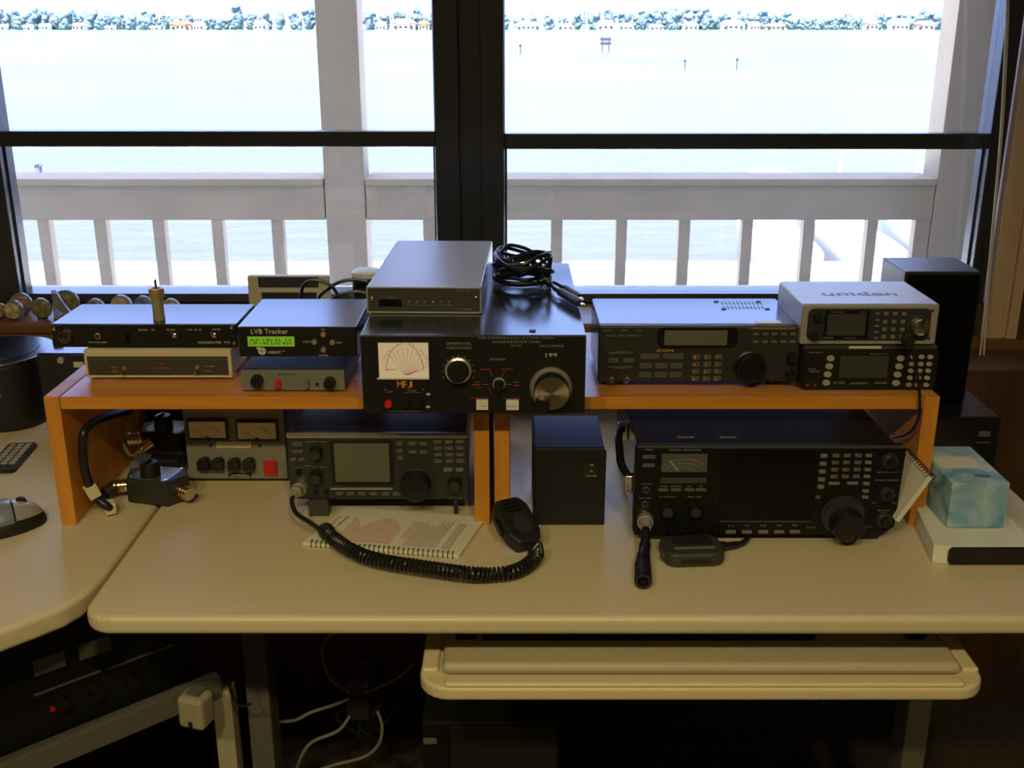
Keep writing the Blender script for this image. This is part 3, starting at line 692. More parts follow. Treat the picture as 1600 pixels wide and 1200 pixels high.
for j, y in enumerate((489, 501, 512.7, 523.8)):
    for x in (1382.5, 1396.5, 1410.5): d.btn(x - j * .4, y, 7, 6, M_btnm, .0018, y=-.001)
k = d.knob(1433, 506, 20.5, .004, M_char, y=-.001)
x, z = d.at(1433, 506); r_ = 13.5 * d.px
MB().lathe([(0, .003), (r_, .003), (r_ * 1.0, .012), (r_ * .9, .015), (r_ * .5, .0165), (0, .0165)], Matrix.Translation((x, -.001, z)) @ FRONT, 32).build('chrome_cap', M_chrome, k)
for a in ((1455.5, 484.5), (1452.7, 526.8)): d.screw(*a, 2.6, M_dgrey)
P0 = G(1284, 459, d.z1) - d.root.location; P1 = G(1400, 459, d.z1) - d.root.location
MB().text('uniden', P0.x, P1.x, P0.y, .021, d.h + .0003, top=True).build('lettering', mat('blue_grey_ink', (.10, .13, .20), .5), d.root)
uni = d
# remote clip microphone hanging on its cord before the two scanners
mcx = thing('clip_microphone', 'round black clip-on microphone hanging by its cord before the scanners', 'microphone', W(1419, 530, 1.262))
MB().lathe([(0, -.006), (.006, -.006), (.0085, -.003), (.0085, .003), (.006, .006), (0, .006)], FRONT, 20).build('capsule', M_blackm, mcx)
og = mcx.location
pts = [W(1423, 536, 1.262), W(1428, 556, 1.258), W(1434, 590, 1.256), W(1437, 618, 1.254), W(1437, 640, 1.254), W(1432, 662, 1.2555), W(1418, 678, 1.275), W(1396, 684, 1.32)]
MB().tube([p - og for p in pts], .0019, 7, 6).build('cord', M_cable, mcx)
# ================================================================ UNDER THE LEFT RISER
d = Dev('power_supply', 'grey power supply with two needle meters and a red switch, under the left riser', 'power supply', ((289.5, 640), (446, 641), (446, 753), (291, 748)), 1.405, DZ, .14)
MB().box(-d.w / 2, d.w / 2, .004, d.d, .004, .148, .002).build('case', M_char, d.root)
MB().box(-d.w / 2, d.w / 2, 0, .005, .003, .146, .001).build('front_panel', M_psu, d.root)
MB().box(-d.w / 2 - .001, d.w / 2 + .001, -.0005, .12, 0, .0035, .0005).build('base_strip', M_blackm, d.root)
for r_ in ((296.5, 653, 358.6, 685), (372, 655.5, 436.7, 688)):
    mt = d.plate('meter', r_, M_blackm, -.006, 0, .001)
    x0, y0, x1, y1 = r_; d.plate('meter_face', (x0 + 3, y0 + 2.5, x1 - 2.5, y1 - 4.5), M_meter2, -.0066, -.006, .0002, mt)
    g = MB(); cx, cz = d.at((x0 + x1) / 2, y1 - 4); R_ = 22 * d.px
    for k in range(13):
        a = math.radians(35 + k * 110 / 12); p0 = (cx + R_ * .86 * math.cos(a) * 1.1, cz + R_ * .92 * math.sin(a)); p1 = (cx + R_ * 1.12 * math.cos(a), cz + R_ * math.sin(a)); seg_(g, *p0, *p1, .0004, -.0067, M_inkk)
    seg_(g, cx, cz, cx - R_ * .75, cz + R_ * .55, .0005, -.0068, M_inkk)
    for k in range(5): seg_(g, cx + R_ * (.35 + k * .13), cz + R_ * (.86 - k * .09), cx + R_ * (.48 + k * .13), cz + R_ * (.77 - k * .09), .0006, -.0068, M_inkr)
    g.build('meter_scale', None, mt)
    MB().lathe([(0, 0), (.0038, 0), (.0030, .002), (0, .002)], Matrix.Translation((cx, -.0060, cz - .0005)) @ FRONT, 16).build('zero_screw_boss', M_blackm, mt)
d.plate('label_tape', (338, 688.5, 392.5, 699), M_cream, -.0008, 0, .0001)
d.letters([('13.8V DC POWER', 342, 388, 693.8, 4)], M_inkd, -.0012, 'tape_lettering')
for a in ((329, 694), (406, 696)): d.screw(*a, 2.6, M_blackm)
for x, y in ((317.7, 721.5), (339.5, 722.3), (365, 723.6), (388, 724)):
    c_ = d.btn(x, y, 18.5, 15, M_blackm, .012, 'power_connector')
    xx, zz = d.at(x, y - 8); MB().prism([(xx - .006, zz - .001), (xx + .004, zz - .001), (xx + .007, zz + .004), (xx - .003, zz + .003)], -.014, -.003, 'Y', .0005).build('latch', M_blackm, c_)
lb = d.plate('name_plate', (353, 738, 389.5, 744.5), M_blackm, -.0012, 0, .0002)
d.letters([('ASTRON', 357, 385, 741.3, 3.6)], M_ink, -.0016, 'name_lettering', lb)
sw = d.plate('red_rocker_switch', (410, 719, 431, 743), M_red, -.004, 0, .001)
x0, x1, z0, z1 = d.rect(410, 719, 431, 743); MB().prism([(-.004, z0 + .002), (-.011, z1 - .003), (-.004, z1 - .001)], x0 + .001, x1 - .001, 'X', .0003).build('rocker', M_red, sw)

d = Dev('transceiver', 'compact dark grey transceiver with grey screen, standing raised above the spiral booklet', 'radio', ((448, 677), (733.5, 680), (731, 782.5), (452.5, 779)), 1.290, DZ + .0235, .19)
MB().box(-d.w / 2 + .004, d.w / 2 - .004, .008, d.d, .003, d.h - .001, .002).build('case', M_black, d.root)
MB().box(-d.w / 2, d.w / 2, 0, .010, 0, d.h, .0025, 3).build('front_panel', M_char, d.root)
MB().box(-d.w / 2, d.w / 2, -.0012, .006, d.h - .0055, d.h + .001, .0015).build('top_trim_bar', mat('satin_metal_trim', (.42, .40, .34), .3, metal=.8), d.root)
sc = d.plate('screen_bezel', (517, 687, 615, 758), M_panel, -.0015, .0005, .0005)
d.plate('screen', (522.5, 691, 609, 752), mat('olive_grey_lcd', (.125, .125, .09), .25), -.002, -.001, .0002, sc)
b_ = MB(); x0, z = d.at(516, 762); x1, _ = d.at(612.5, 764); b_.box(x0, x1, -.0035, .0005, z - .0008, z + .0008, .0005); b_.build('button_rail', M_silver, d.root)
for x in (529.5, 546, 564, 582.5, 601, 618.5): d.btn(x, 769.5 + (x - 529) * .02, 13, 5.5, M_btnd, .003)
for x in (527, 546, 564, 581, 599): d.btn(x, 756.3, 9, 3, M_btnm, .001, name='label_key')
for a in ((626, 692.5, 10, 7), (626, 704, 10, 7), (626, 715, 10, 7), (646, 693, 13, 6), (663, 693.5, 13, 6), (646, 706, 13, 6), (663, 706.5, 13, 6)): d.btn(*a, M_btnd, .0028)
for y in (691, 701, 711, 721):
    for x in (685, 703, 720): d.btn(x, y, 13, 6, M_btnd, .002)
d.letters([(t, x - 3.8, x + 2, y, 2.4) for t, x, y in zip(('MOD', '1', '2', 'SAT', '4', '5', 'SUB', '7', '8', 'SCAN', '0', 'ENT'), [685, 703, 720] * 4, [691] * 3 + [701] * 3 + [711] * 3 + [721] * 3)] +
          [('LOCK', 643, 649, 693, 2.3), ('TS', 660, 666, 693.5, 2.3), ('M/S', 642, 650, 706, 2.3), ('VFO', 659, 667, 706.5, 2.3), ('ICOM', 480, 493, 687.5, 2.4), ('IC-910H', 494, 512, 688, 2.4), ('AF  SQL', 489, 512, 727, 2.4), ('MAIN', 477, 486, 724.5, 2.4), ('PHONES', 461, 473, 727, 2.0), ('POWER', 456, 474, 700.5, 2.2), ('TUNER', 456, 464, 713, 2.2), ('VOX', 470, 477, 713, 2.2)] +
          [('MODE', 526, 533, 769.5, 2.2), ('FILTER', 542, 550, 770, 2.2), ('COMP', 560, 568, 770.3, 2.2), ('CALL', 579, 586, 770.7, 2.2), ('MW', 598, 604, 771, 2.2), ('PBT', 700, 705, 779, 2.2), ('RIT', 715, 721, 779, 2.2)], M_inkd, -.0034)
for a in ((700, 734, 14, 6.5), (718, 734.5, 12, 6)): d.btn(*a, M_btnm, .003)
for a in ((466, 692, 17, 7), (466, 704, 17, 5), (459, 716, 10, 5), (472, 716.5, 10, 5)): d.btn(*a, M_btnd, .002)
d.knob(495, 704.5, 10.5, .013, y=0, ribs=14, cap=M_char); d.knob(494, 742, 10.5, .013, y=0, ribs=14, cap=M_char)
d.knob(650, 746, 31, .004, M_char, name='dial_skirt'); d.knob(649.5, 754, 25.5, .022, M_knob, name='tuning_dial', cap=M_blackg, dimple=True)
d.knob(710, 755.5, 11.5, .014, ribs=14, cap=M_char)
x, z = d.at(467, 736); MB().cyl((x, -.0003, z), (x, -.0012, z), 5.5 * d.px, seg=20).build('headphone_socket', M_scr, d.root)
for x in (492, 508.5): d.knob(x, 767.5, 4.2, .007, M_knob)
# raising feet
x, _ = d.at(496, 780); MB().prism([(-.006, .001), (.022, .001), (.016, -.0235), (-.002, -.0235)], x - .013, x + .013, 'X', .0015).build('raising_foot', M_dgrey, d.root)
x, _ = d.at(710, 780); MB().prism([(-.002, .001), (.014, .001), (.010, -.0235), (.004, -.0235)], x - .0025, x + .0025, 'X', .0008).build('raising_foot', M_char, d.root)
for sx in (-1, 1): MB().cyl((sx * .09, d.d - .015, -.0235), (sx * .09, d.d - .015, .004), .007, seg=14).build('foot', M_blackm, d.root)
tr_ = d

# spiral booklet
c0 = G(472.5, 853, DZ); c1 = G(717.5, 873, DZ); c2 = G(738, 806, DZ); c3 = G(507, 795, DZ)
bt = .0045
ux = (c1 - c0).normalized(); wv = (c1 - c0).length; uy = Vector((-ux.y, ux.x, 0)); hv = .110
rz = math.atan2(ux.y, ux.x)
nb = thing('spiral_booklet', 'open spiral booklet printed in red and black, lying in front of the compact transceiver', 'booklet', c0 + Vector((0, 0, .0002)), rz)
MB().prism([(0, 0), (wv, 0), (wv + .012, hv), (.022, hv)], 0, bt, 'Z', .0004, 1).build('page_block', M_paper, nb)
g = MB()
def ln(x0, y0, x1, y1, t, m):
    a = math.atan2(y1 - y0, x1 - x0); L = math.hypot(x1 - x0, y1 - y0)
    g.box(0, L, -t / 2, t / 2, bt, bt + .0002, m=m, M=Matrix.Translation((x0, y0, 0)) @ Matrix.Rotation(a, 4, 'Z'))
rnd = random.Random(5)
sk = .12
def colm(x0, x1, step, y0, y1f, m, t=.0009):
    kf = wv / .245; x0 *= kf; x1 *= kf; x = x0
    while x < x1:
        y = y0 + rnd.uniform(0, .002); ye = y1f(x)
        while y < ye:
            L = rnd.uniform(.004, .012); e = min(y + L, ye); ln(x + sk * y, y, x + sk * e, e, t, m); y = e + .0012
        x += step
colm(.014, .020, .003, .040, lambda x: .082, M_inkr); colm(.026, .032, .003, .03, lambda x: .080, M_inkd, .0007)
colm(.045, .130, .0032, .012, lambda x: .055 + .030 * abs(math.sin(x * 60)), M_inkr)
ln(.022, .02, .034, .085, .0008, M_inkk)
colm(.140, .148, .003, .03, lambda x: .08, M_inkr, .0008)
colm(.152, .200, .0030, .012, lambda x: .090 - .02 * rnd.random(), M_inkk, .0007)
colm(.212, .224, .0028, .012, lambda x: .084, M_inkk, .0007)
g.build('printed_lines', None, nb)
n = 30
for k in range(n):
    x = .012 + (wv - .02) * k / (n - 1)
    pts = [(x - .0006, .0055, bt), (x - .0004, .0050, bt + .0022), (x, .0005, bt + .0030), (x + .0002, -.0030, bt - .001), (x + .0003, -.0022, .0008), (x + .0005, .002, .0004)]
    MB().tube(pts, .00055, 6, 3).build('spiral_ring', M_cable, nb)

# hand microphone + coiled cord of the compact transceiver
hm = thing('hand_microphone', 'black hand microphone with coiled cord, leaning on the inner leg of the right riser', 'microphone', (0.0, 1.2, DZ))
o_ = hm.location.copy()
P0 = W(824, 850, 1.186); P1 = W(791, 790, 1.238)
ax = (P1 - P0).normalized(); side = Vector((.82, .42, 0)); side = (side - ax * side.dot(ax)).normalized(); nrm = side.cross(ax); 
if nrm.y > 0: nrm = -nrm; side = -side
Lm = (P1 - P0).length
Mb = Matrix(((side.x, nrm.x, ax.x, 0), (side.y, nrm.y, ax.y, 0), (side.z, nrm.z, ax.z, 0), (0, 0, 0, 1)))
Mb = Matrix.Translation(P0 - o_) @ Mb
hw = .023
out = [(-hw * .62, -.004), (hw * .62, -.004), (hw * .95, .012), (hw, Lm * .5), (hw, Lm * .85), (hw * .7, Lm + .004), (-hw * .7, Lm + .004), (-hw, Lm * .85), (-hw, Lm * .5), (-hw * .95, .012)]
MB().prism(out, -.011, .011, 'Y', .0045, 3, M=Mb).build('body', M_blackm, hm)
for k in range(4):
    MB().box(-hw * .45, hw * .45, .0105, .0125, Lm * .70 + k * .006, Lm * .70 + k * .006 + .002, .0004, M=Mb).build('grille_bar', M_blackg, hm)
MB().prism([(hw * .5 * math.cos(a * math.pi / 8) + .002, Lm * .38 + hw * .72 * math.sin(a * math.pi / 8)) for a in range(16)], .010, .0125, 'Y', .0006, M=Mb).build('oval_badge', M_char, hm)
MB().box(-hw - .0035, -hw + .002, -.005, .005, Lm * .35, Lm * .72, .0015, M=Mb).build('talk_bar', M_blackg, hm)
MB().cyl(P0 - o_ + ax * -.001, P0 - o_ - ax * .012, .0045, .003, 12).build('strain_relief', M_cable, hm)
# plug
pg = W(466, 766, 1.282); mp_ = []
q = MB(); 
q.cyl(W(470, 763, 1.2885) - o_, W(466, 766, 1.276) - o_, .0105, .0095, 20).cyl(W(466, 766, 1.276) - o_, W(462, 770, 1.266) - o_, .0085, .0075, 20).cyl(W(462, 770, 1.266) - o_, W(458, 776, 1.258) - o_, .0066, .0045, 18)
q.build('plug', M_ring, hm)
pl = [W(458, 776, 1.258), W(456, 784, 1.252), W(463, 802, 1.240), G(482, 815, DZ + .026), G(498, 826, DZ + .019), G(508, 831, DZ + .0175)]
MB().tube([p - o_ for p in pl], .0030, 8, 6).build('straight_cord', M_cable, hm)
cpx = [(508, 836), (522, 850), (545, 866), (575, 879), (610, 887), (650, 893), (690, 899), (730, 904), (765, 906), (795, 903), (817, 895), (832, 884), (838, 876)]
path = [G(x, y - 8, DZ + (.0165 if x < 745 else .0112)) for x, y in cpx]
sp_ = smooth_path(path, 24); tot = [0]
for a, b in zip(sp_, sp_[1:]): tot.append(tot[-1] + (b - a).length)
turns = 62; N = turns * 14; hel = []
zz = Vector((0, 0, 1)); j = 0
for i in range(N + 1):
    s_ = tot[-1] * i / N
    while j < len(tot) - 2 and tot[j + 1] < s_: j += 1
    t = (s_ - tot[j]) / max(1e-9, tot[j + 1] - tot[j]); p = sp_[j].lerp(sp_[j + 1], t); tn = (sp_[j + 1] - sp_[j]).normalized()
    sd = tn.cross(zz).normalized(); upv = sd.cross(tn); a = 2 * math.pi * turns * i / N; R_ = .0072 if i > 30 else .0085
    hel.append(p + sd * R_ * math.cos(a) + upv * R_ * math.sin(a) - o_)
MB().tube(hel, .0021, 6, 1).build('coiled_cord', M_cable, hm)
ec = path[-1]
MB().tube([hel[-1], ec + Vector((.004, .008, .012)) - o_, G(829, 864, DZ + .012) - o_, P0 - ax * .010 - o_], .0028, 8, 8).build('straight_cord', M_cable, hm)

# ================================================================ UNDER THE RIGHT RISER
d = Dev('desktop_speaker', 'plain black box with a small lit switch, between riser leg and wide radio', 'speaker', ((833, 701), (946, 702), (942, 820), (834, 820)), 1.262, DZ, .125)
d.body(M_blackm, .003, .003)
d.plate('front_panel', (834, 703, 944, 819), M_panel, -.001, .0035, .0015)
sp_l = d.plate('switch_plate', (912.5, 717.5, 934.5, 744.5), M_blackg, -.003, -.0005, .0008)
d.letters([('ON', 921, 927, 724.5, 3), ('+', 922, 926, 733.5, 3), ('VOLUME', 916, 932, 741.5, 1.8)], M_ink, -.0034, 'switch_lettering', sp_l)
x, z0_ = d.at(870, 770); MB().box(x - .0002, x + .0002, -.0014, -.0008, .004, .035).build('panel_seam', M_blackg, d.root)

d = Dev('base_transceiver', 'wide black base-station radio with large dark screen and big dial, under the right riser', 'radio', ((990, 695), (1414, 699), (1403, 838), (992, 836)), 1.213, DZ + .0095, .275)
MB().box(-d.w / 2 + .004, d.w / 2 - .008, .008, d.d, .003, d.h - .002, .003).build('case', M_black, d.root)
MB().prism([(-d.w / 2, .006), (-d.w / 2 + .004, 0), (d.w / 2 - .02, 0), (d.w / 2 - .003, .012), (d.w / 2, d.h - .004), (d.w / 2 - .004, d.h), (-d.w / 2 + .003, d.h), (-d.w / 2, d.h - .003)], 0, .012, 'Y', .0015, m=M_panel2).build('front_panel', M_panel2, d.root)
MB().box(-d.w / 2 + .002, d.w / 2 - .002, -.001, .003, d.h - .003, d.h + .0003, .0008).build('top_ridge', M_dgrey, d.root)
for x0_, n_ in ((1060, 6), (1126, 6)):
    g = MB()
    for k in range(n_):
        P0 = G(x0_ + k * 4.6, 681, d.z1) - d.root.location; g.box(P0.x - .0011, P0.x + .0011, P0.y - .002, P0.y + .002, d.h - .003, d.h - .0014)
    g.build('vent_slots', M_inkd, d.root)
mt = d.plate('meter', (1028, 704, 1105, 738), M_blackg, -.0018, -.0002, .0004)
d.plate('meter_face', (1031, 706.5, 1102, 735), mat('grey_blue_meter_face', (.085, .095, .10), .3), -.0022, -.0015, .0002, mt)
g = MB(); cx, cz = d.at(1066, 752)
def arcs(R0, a0, a1, n_, t, m):
    R_ = R0 * d.px; pv = None
    for k in range(n_ + 1):
        a = math.radians(a0 + (a1 - a0) * k / n_); p = (cx + R_ * 1.15 * math.cos(a), cz + R_ * math.sin(a))
        if pv: seg_(g, *pv, *p, t, -.0024, m)
        pv = p
arcs(40, 140, 80, 12, .0007, M_inkd); arcs(41, 80, 50, 8, .0015, M_inkr); arcs(34, 135, 50, 12, .0007, M_inkd); arcs(27, 130, 55, 10, .0006, M_inkd)
p0 = d.at(1043, 716); p1 = d.at(1058, 733); seg_(g, *p0, *p1, .0008, -.0026, M_ink); g.build('meter_scale', None, mt)
d.plate('screen', (1126, 705, 1271, 811), M_scr, -.0016, .0002, .0008)
d.plate('screen_sill', (1126, 812, 1268, 815), M_dgrey, -.0025, .0002, .0004)
d.plate('info_strip', (1031, 744, 1103, 753), M_dgrey, -.0014, .0002, .0003)
for x in (1144.5, 1169.5, 1195, 1220, 1244.5): d.btn(x, 830, 16, 5, M_btnm, .003)
d.letters([('F%d' % k, x - 4, x + 4, 820.5, 2.8) for k, x in enumerate((1144.5, 1169.5, 1195, 1220, 1244.5), 1)] +
          [('SIGNAL', 1042, 1062, 701, 2.6), ('TRANSCEIVER', 1064, 1092, 701.5, 2.6), ('POWER', 1004, 1017, 700.5, 2.6), ('PHONES', 1001, 1018, 753.6, 2.2), ('ELEC-KEY', 999, 1018, 775.5, 2.2), ('MIC', 1004, 1012, 796, 2.2),
           ('TUNER', 1030, 1043, 757.5, 2.6), ('MONITOR', 1047, 1065, 757.5, 2.6), ('NB', 1073, 1079, 757.5, 2.6), ('NR', 1092, 1098, 757.5, 2.6), ('AF RF/SQL', 1030, 1057, 774, 2.6), ('BAL NR', 1075, 1096, 774, 2.6),
           ('ICOM IC-756PRO', 1366, 1404, 750.3, 2.4), ('NOTCH CW', 1368, 1400, 738, 2.2), ('RIT', 1364, 1370, 785.5, 2.4), ('XMIT', 1393, 1402, 785.5, 2.4), ('M-CH', 1372, 1390, 797.5, 2.6), ('LOCK', 1350, 1364, 823, 2.4), ('SPEECH', 1262, 1276, 824, 2.2)], M_inkd, -.0008)
for y in (711.5, 724.5): d.btn(1011, y, 20, 6, M_btnd, .002)
for x in (1036, 1056, 1077, 1095): d.btn(x, 763, 16, 5, M_btnd, .002)
for y in (712, 724, 736, 748, 759.5): d.btn(1284 - (y - 712) * .06, y, 10.5, 6, M_btnm, .003)
d.btn(1278, 776, 8, 5, M_btnd, .002)
for y in (712, 722.5, 733.5, 744, 755, 766.5, 776): d.btn(1354 - (y - 712) * .04, y, 10, 5, M_btnm, .003)
for r0, y in enumerate((712, 722.5, 733.5, 744)):
    for x in (1303, 1320.5, 1338): d.btn(x - r0 * .5, y, 11, 6, M_btnd, .0022)
g = [('1.8', '3.5', '7', '10', '14', '18', '21', '24', '28', '50', 'GEN', 'ENT')[k] for k in range(12)]
pos = [(x - r0 * .5, y) for r0, y in enumerate((712, 722.5, 733.5, 744)) for x in (1303, 1320.5, 1338)]
d.letters([(t, x - 4.6, x - 1, y, 2.6) for t, (x, y) in zip(g, pos)], M_inkd, -.0025, 'key_lettering')
d.letters([(str((k + 1) % 10), x + 1.2, x + 4, y, 3.4) for k, (x, y) in enumerate(pos)], mat('magenta_ink', (.45, .05, .08), .6), -.0025, 'red_key_digits')
for x in (1302, 1331): d.btn(x, 754.5, 17, 4.5, M_btnm, .0025)
d.knob(1319, 805, 34, .005, M_char, name='dial_skirt'); d.knob(1321, 813, 28, .024, M_knob, name='tuning_dial', cap=M_blackg, dimple=True)
for x, y, r_ in ((1388, 721, 13), (1386, 772, 11.5), (1382, 812, 13)):
    k = d.knob(x, y, r_, .006, M_char, name='knob_skirt'); d.knob(x, y, r_ * .6, .013, M_knob, ribs=12)
for x in (1043, 1086): d.knob(x, 793, 10, .013, M_knob, ribs=14, cap=M_char)
for x in (1052, 1069, 1085, 1104, 1120): d.knob(x, 826.5, 3.5, .007, M_knob)
for a in ((1009.5, 762.5), (1009, 785)): d.jack(*a, 6, M_dgrey)
for sx, w_ in ((-1, .03), (1, .03)):
    MB().box(sx * (d.w / 2 - .03) - .012, sx * (d.w / 2 - .03) + .012, .008, .035, -.0095, .004, .002).build('foot', M_blackm, d.root)
    MB().box(sx * (d.w / 2 - .05) - .012, sx * (d.w / 2 - .05) + .012, .23, .255, -.0095, .004, .002).build('foot', M_blackm, d.root)
# carrying handle on its left flank
hx = -d.w / 2
H0 = W(980, 757, 1.235) - d.root.location; H1 = W(962, 674, 1.33) - d.root.location
hn = MB().tube([Vector((hx - .002, H0.y, H0.z + .006)), Vector((hx - .012, H0.y + .02, H0.z + .018)), Vector((hx - .012, (H0.y + H1.y) / 2, (H0.z + H1.z) / 2 + .008)), Vector((hx - .010, H1.y - .01, H1.z)), Vector((hx - .001, H1.y + .01, H1.z + .002))], .0052, 10, 6).build('carrying_handle', M_blackg, d.root)
for yy, z in ((H0.y, H0.z + .006), (H1.y + .008, H1.z + .002)):
    MB().box(hx - .010, hx + .004, yy - .006, yy + .006, z - .016, z + .008, .002, 3).build('handle_bracket', M_chrome, hn)
base = d
# plug with thick adapter barrel
mh = thing('plug_adapter', 'chrome plug with thick black barrel hanging from the wide radio onto the desk', 'connector', (.14, 1.17, DZ)); o_ = mh.location.copy()
a0 = W(1008, 812, 1.2125)
MB().cyl(a0 - o_, W(1008, 817, 1.200) - o_, .0105, .0098, 22).build('socket_ring', M_ring, mh)
MB().cyl(W(1008, 817, 1.200) - o_, W(1009, 826, 1.188) - o_, .0090, .0062, 22).build('plug', M_ring, mh)
pp = [W(1009, 826, 1.188), W(1009, 838, 1.178), G(1007, 856, DZ + .018), G(1004, 880, DZ + .0135)]
MB().tube([p - o_ for p in pp], .005, 12, 6, radii=[.0052, .0058, .0070, .0085]).build('strain_relief', M_cable, mh)
e0 = G(1004, 878, DZ + .0115); e1 = G(1005, 909, DZ + .0110); dv = (e1 - e0).normalized()
Mx = Matrix.Translation(e0 - o_) @ dv.to_track_quat('Z', 'Y').to_matrix().to_4x4(); L = (e1 - e0).length
MB().lathe([(0, 0), (.0085, 0), (.0098, .006), (.0102, L - .002), (.0092, L), (.0062, L), (.0058, L - .010), (0, L - .010)], Mx, 24).build('barrel', M_blackm, mh)
# speaker microphone on the desk
cm = G(1080, 872, DZ); sm = thing('speaker_microphone', 'rounded dark green-grey speaker microphone lying in front of the wide radio', 'microphone', cm, math.radians(4))
body = rr(-.037, .037, -.026, .028, .016, 6)
MB().prism(body, 0, .019, 'Z', .005, 3).build('body', mat('dark_green_grey_plastic', (.035, .040, .034), .45), sm)
MB().prism(rr(-.022, .026, -.004, .022, .007), .0188, .0202, 'Z', .0006).build('speaker_grille', M_blackm, sm)
MB().box(-.024, .026, -.013, -.008, .0186, .0202, .0008).build('worn_bar', mat('worn_olive_plastic', (.16, .14, .09), .5), sm)
MB().box(-.018, .018, -.0268, -.0250, .006, .012, .0005).build('slot', M_blackm, sm)
MB().cyl((-.034, -.010, .010), (-.0395, -.012, .010), .004, seg=14).build('side_button', M_btnd, sm)
e = [(.034, .010, .010), (.050, .014, .008), (.070, .024, .006), (.085, .045, .006)]
MB().tube(e, .0042, 10, 6, radii=[.006, .0045, .0035, .003]).build('cord', M_cable, sm)
# notepad propped between radio and riser leg
A = W(1405, 816, 1.203); Bc = W(1457, 747, 1.197); C = W(1415, 703, 1.282); D_ = A + (C - Bc)
npd = thing('spiral_notepad', 'white spiral notepad propped between the wide radio and the right riser leg', 'notepad', A)
pd_ = MB().quad([p - A for p in (A, Bc, C, D_)], -.006); pd_.build('page_block', M_paper, npd)
for k in range(12):
    t = (k + .5) / 12; c_ = Bc.lerp(C, t) - A; 
    MB().tube([c_ + Vector((.0060 * math.cos(a), 0, .0035 * math.sin(a))) + Vector((-.001, 0, .0)) for a in [j * 2 * math.pi / 10 for j in range(11)]], .0006, 6, 1).build('spiral_ring', M_cable, npd)

ct = thing('dark_blocker', 'long low black box added behind both oak risers to darken the desk there', 'light block', (.05, 1.71, DZ))  # invented dark box, added to block window light on the desk strip behind
MB().box(-.45, .45, 0, .06, .0003, .108, .004).build('blocker', M_blackm, ct)
MB().box(-.452, .452, -.002, .062, .106, .112, .002).build('lid', M_blackm, ct)

# ================================================================ RIGHT SIDE
d = Dev('flat_white_box', 'low white box with black rounded front, under the pale blue box', 'box', ((1480, 853), (1622, 853), (1622, 880), (1480, 880)), 1.156, DZ, .145)
z_ = d.h
MB().prism([(-d.w / 2 - .016, .004), (-d.w / 2 + .0, -.001), (d.w / 2, -.001), (d.w / 2, d.d), (-d.w / 2 + .006, d.d)], 0, z_, 'Z', .002, m=M_white).build('body', mat('cream_white_plastic', (.68, .62, .48), .45), d.root)
MB().prism(rr(-d.w / 2 + .0, d.w / 2 + .0, .0012, z_ - .001, .006), -.004, .0, 'Y', .0008).build('black_front', M_blackg, d.root)
wt = d.z1
d = Dev('tissue_box', 'pale blue and white cardboard box standing on the low white box', 'box', ((1486, 755), (1577, 755), (1570, 825), (1481, 828)), 1.203, wt + .0005, .122, yaw=0)
d.body(M_bluebox, 0, .0015)
MB().prism(rr(-d.w / 2 + .004, d.w / 2 - .014, .048, .085, .006), d.h, d.h + .0004, 'Z').build('white_label', M_paper, d.root)
MB().lathe([(0, 0), (.008, 0), (.008, .0004), (0, .0004)], Matrix.Translation((.010, .022, d.h)) @ Matrix.Diagonal((1.3, .7, 1, 1)), 20).build('round_print', mat('slate_blue_print', (.12, .2, .3), .6), d.root)
MB().box(-d.w / 2 + .004, -d.w / 2 + .016, .098, .106, d.h, d.h + .0004).build('yellow_print', mat('yellow_print_ink', (.55, .45, .08), .6), d.root)

cs = thing('equipment_case', 'flat black equipment case at right behind the blue box, under the black speaker', 'electronics', (.64, 1.40, DZ))
MB().box(-.098, .040, 0, .150, .004, .098, .003).build('case', M_black, cs)
MB().box(-.096, .038, -.0015, .001, .006, .096, .001).build('front_panel', M_blackg, cs)
MB().box(.010, .026, -.003, -.001, .070, .078, .0005).build('button', M_btnd, cs); MB().box(.008, .028, -.0022, -.001, .060, .062, .0002).build('slot', M_btnd, cs)
for sx in (-.085, .028):
    for yy in (.015, .13): MB().cyl((sx, yy, 0), (sx, yy, .005), .006, seg=12).build('foot', M_blackm, cs)
sp = Dev('bookshelf_speaker', 'tall black speaker with blue-lit top, behind the silver scanner', 'speaker', ((1405, 428), (1525, 428), (1522, 600), (1405, 600)), 1.45, DZ + .0985, .105, z1=1.031)
sp.root.location.x += .002
MB().box(-sp.w / 2, sp.w / 2, .008, sp.d, 0, sp.h, .002).build('cabinet', mat('black_vinyl_cabinet', (.03, .03, .032), .35), sp.root)
MB().box(-sp.w / 2 + .003, sp.w / 2 - .003, 0, .0085, .003, sp.h - .004, .003).build('grille', mat('black_speaker_cloth', (.004, .004, .004), .95, spec=.05, bump=.3, bscale=1500), sp.root)
MB().box(-.012, .012, -.001, .0005, .012, .018, .0004).build('badge', M_dgrey, sp.root)
# blind cords beside the window
bc = thing('blind_cord', 'pair of pale blind cords hanging beside the right window frame', 'cord', (.86, 2.04, .8))
o_ = bc.location.copy()
for k, pts in enumerate((((1574, -40), (1571, 60), (1566, 160), (1560, 250), (1550, 360), (1541, 460), (1533, 540), (1524, 618)), ((1577, -40), (1574, 60), (1569, 160), (1562, 250), (1552, 360), (1544, 460), (1538, 540), (1536, 625)))):
    MB().tube([W(x, y, 2.04) - o_ for x, y in pts], .0019, 6, 5).build('cord_strand', M_white_c, bc)

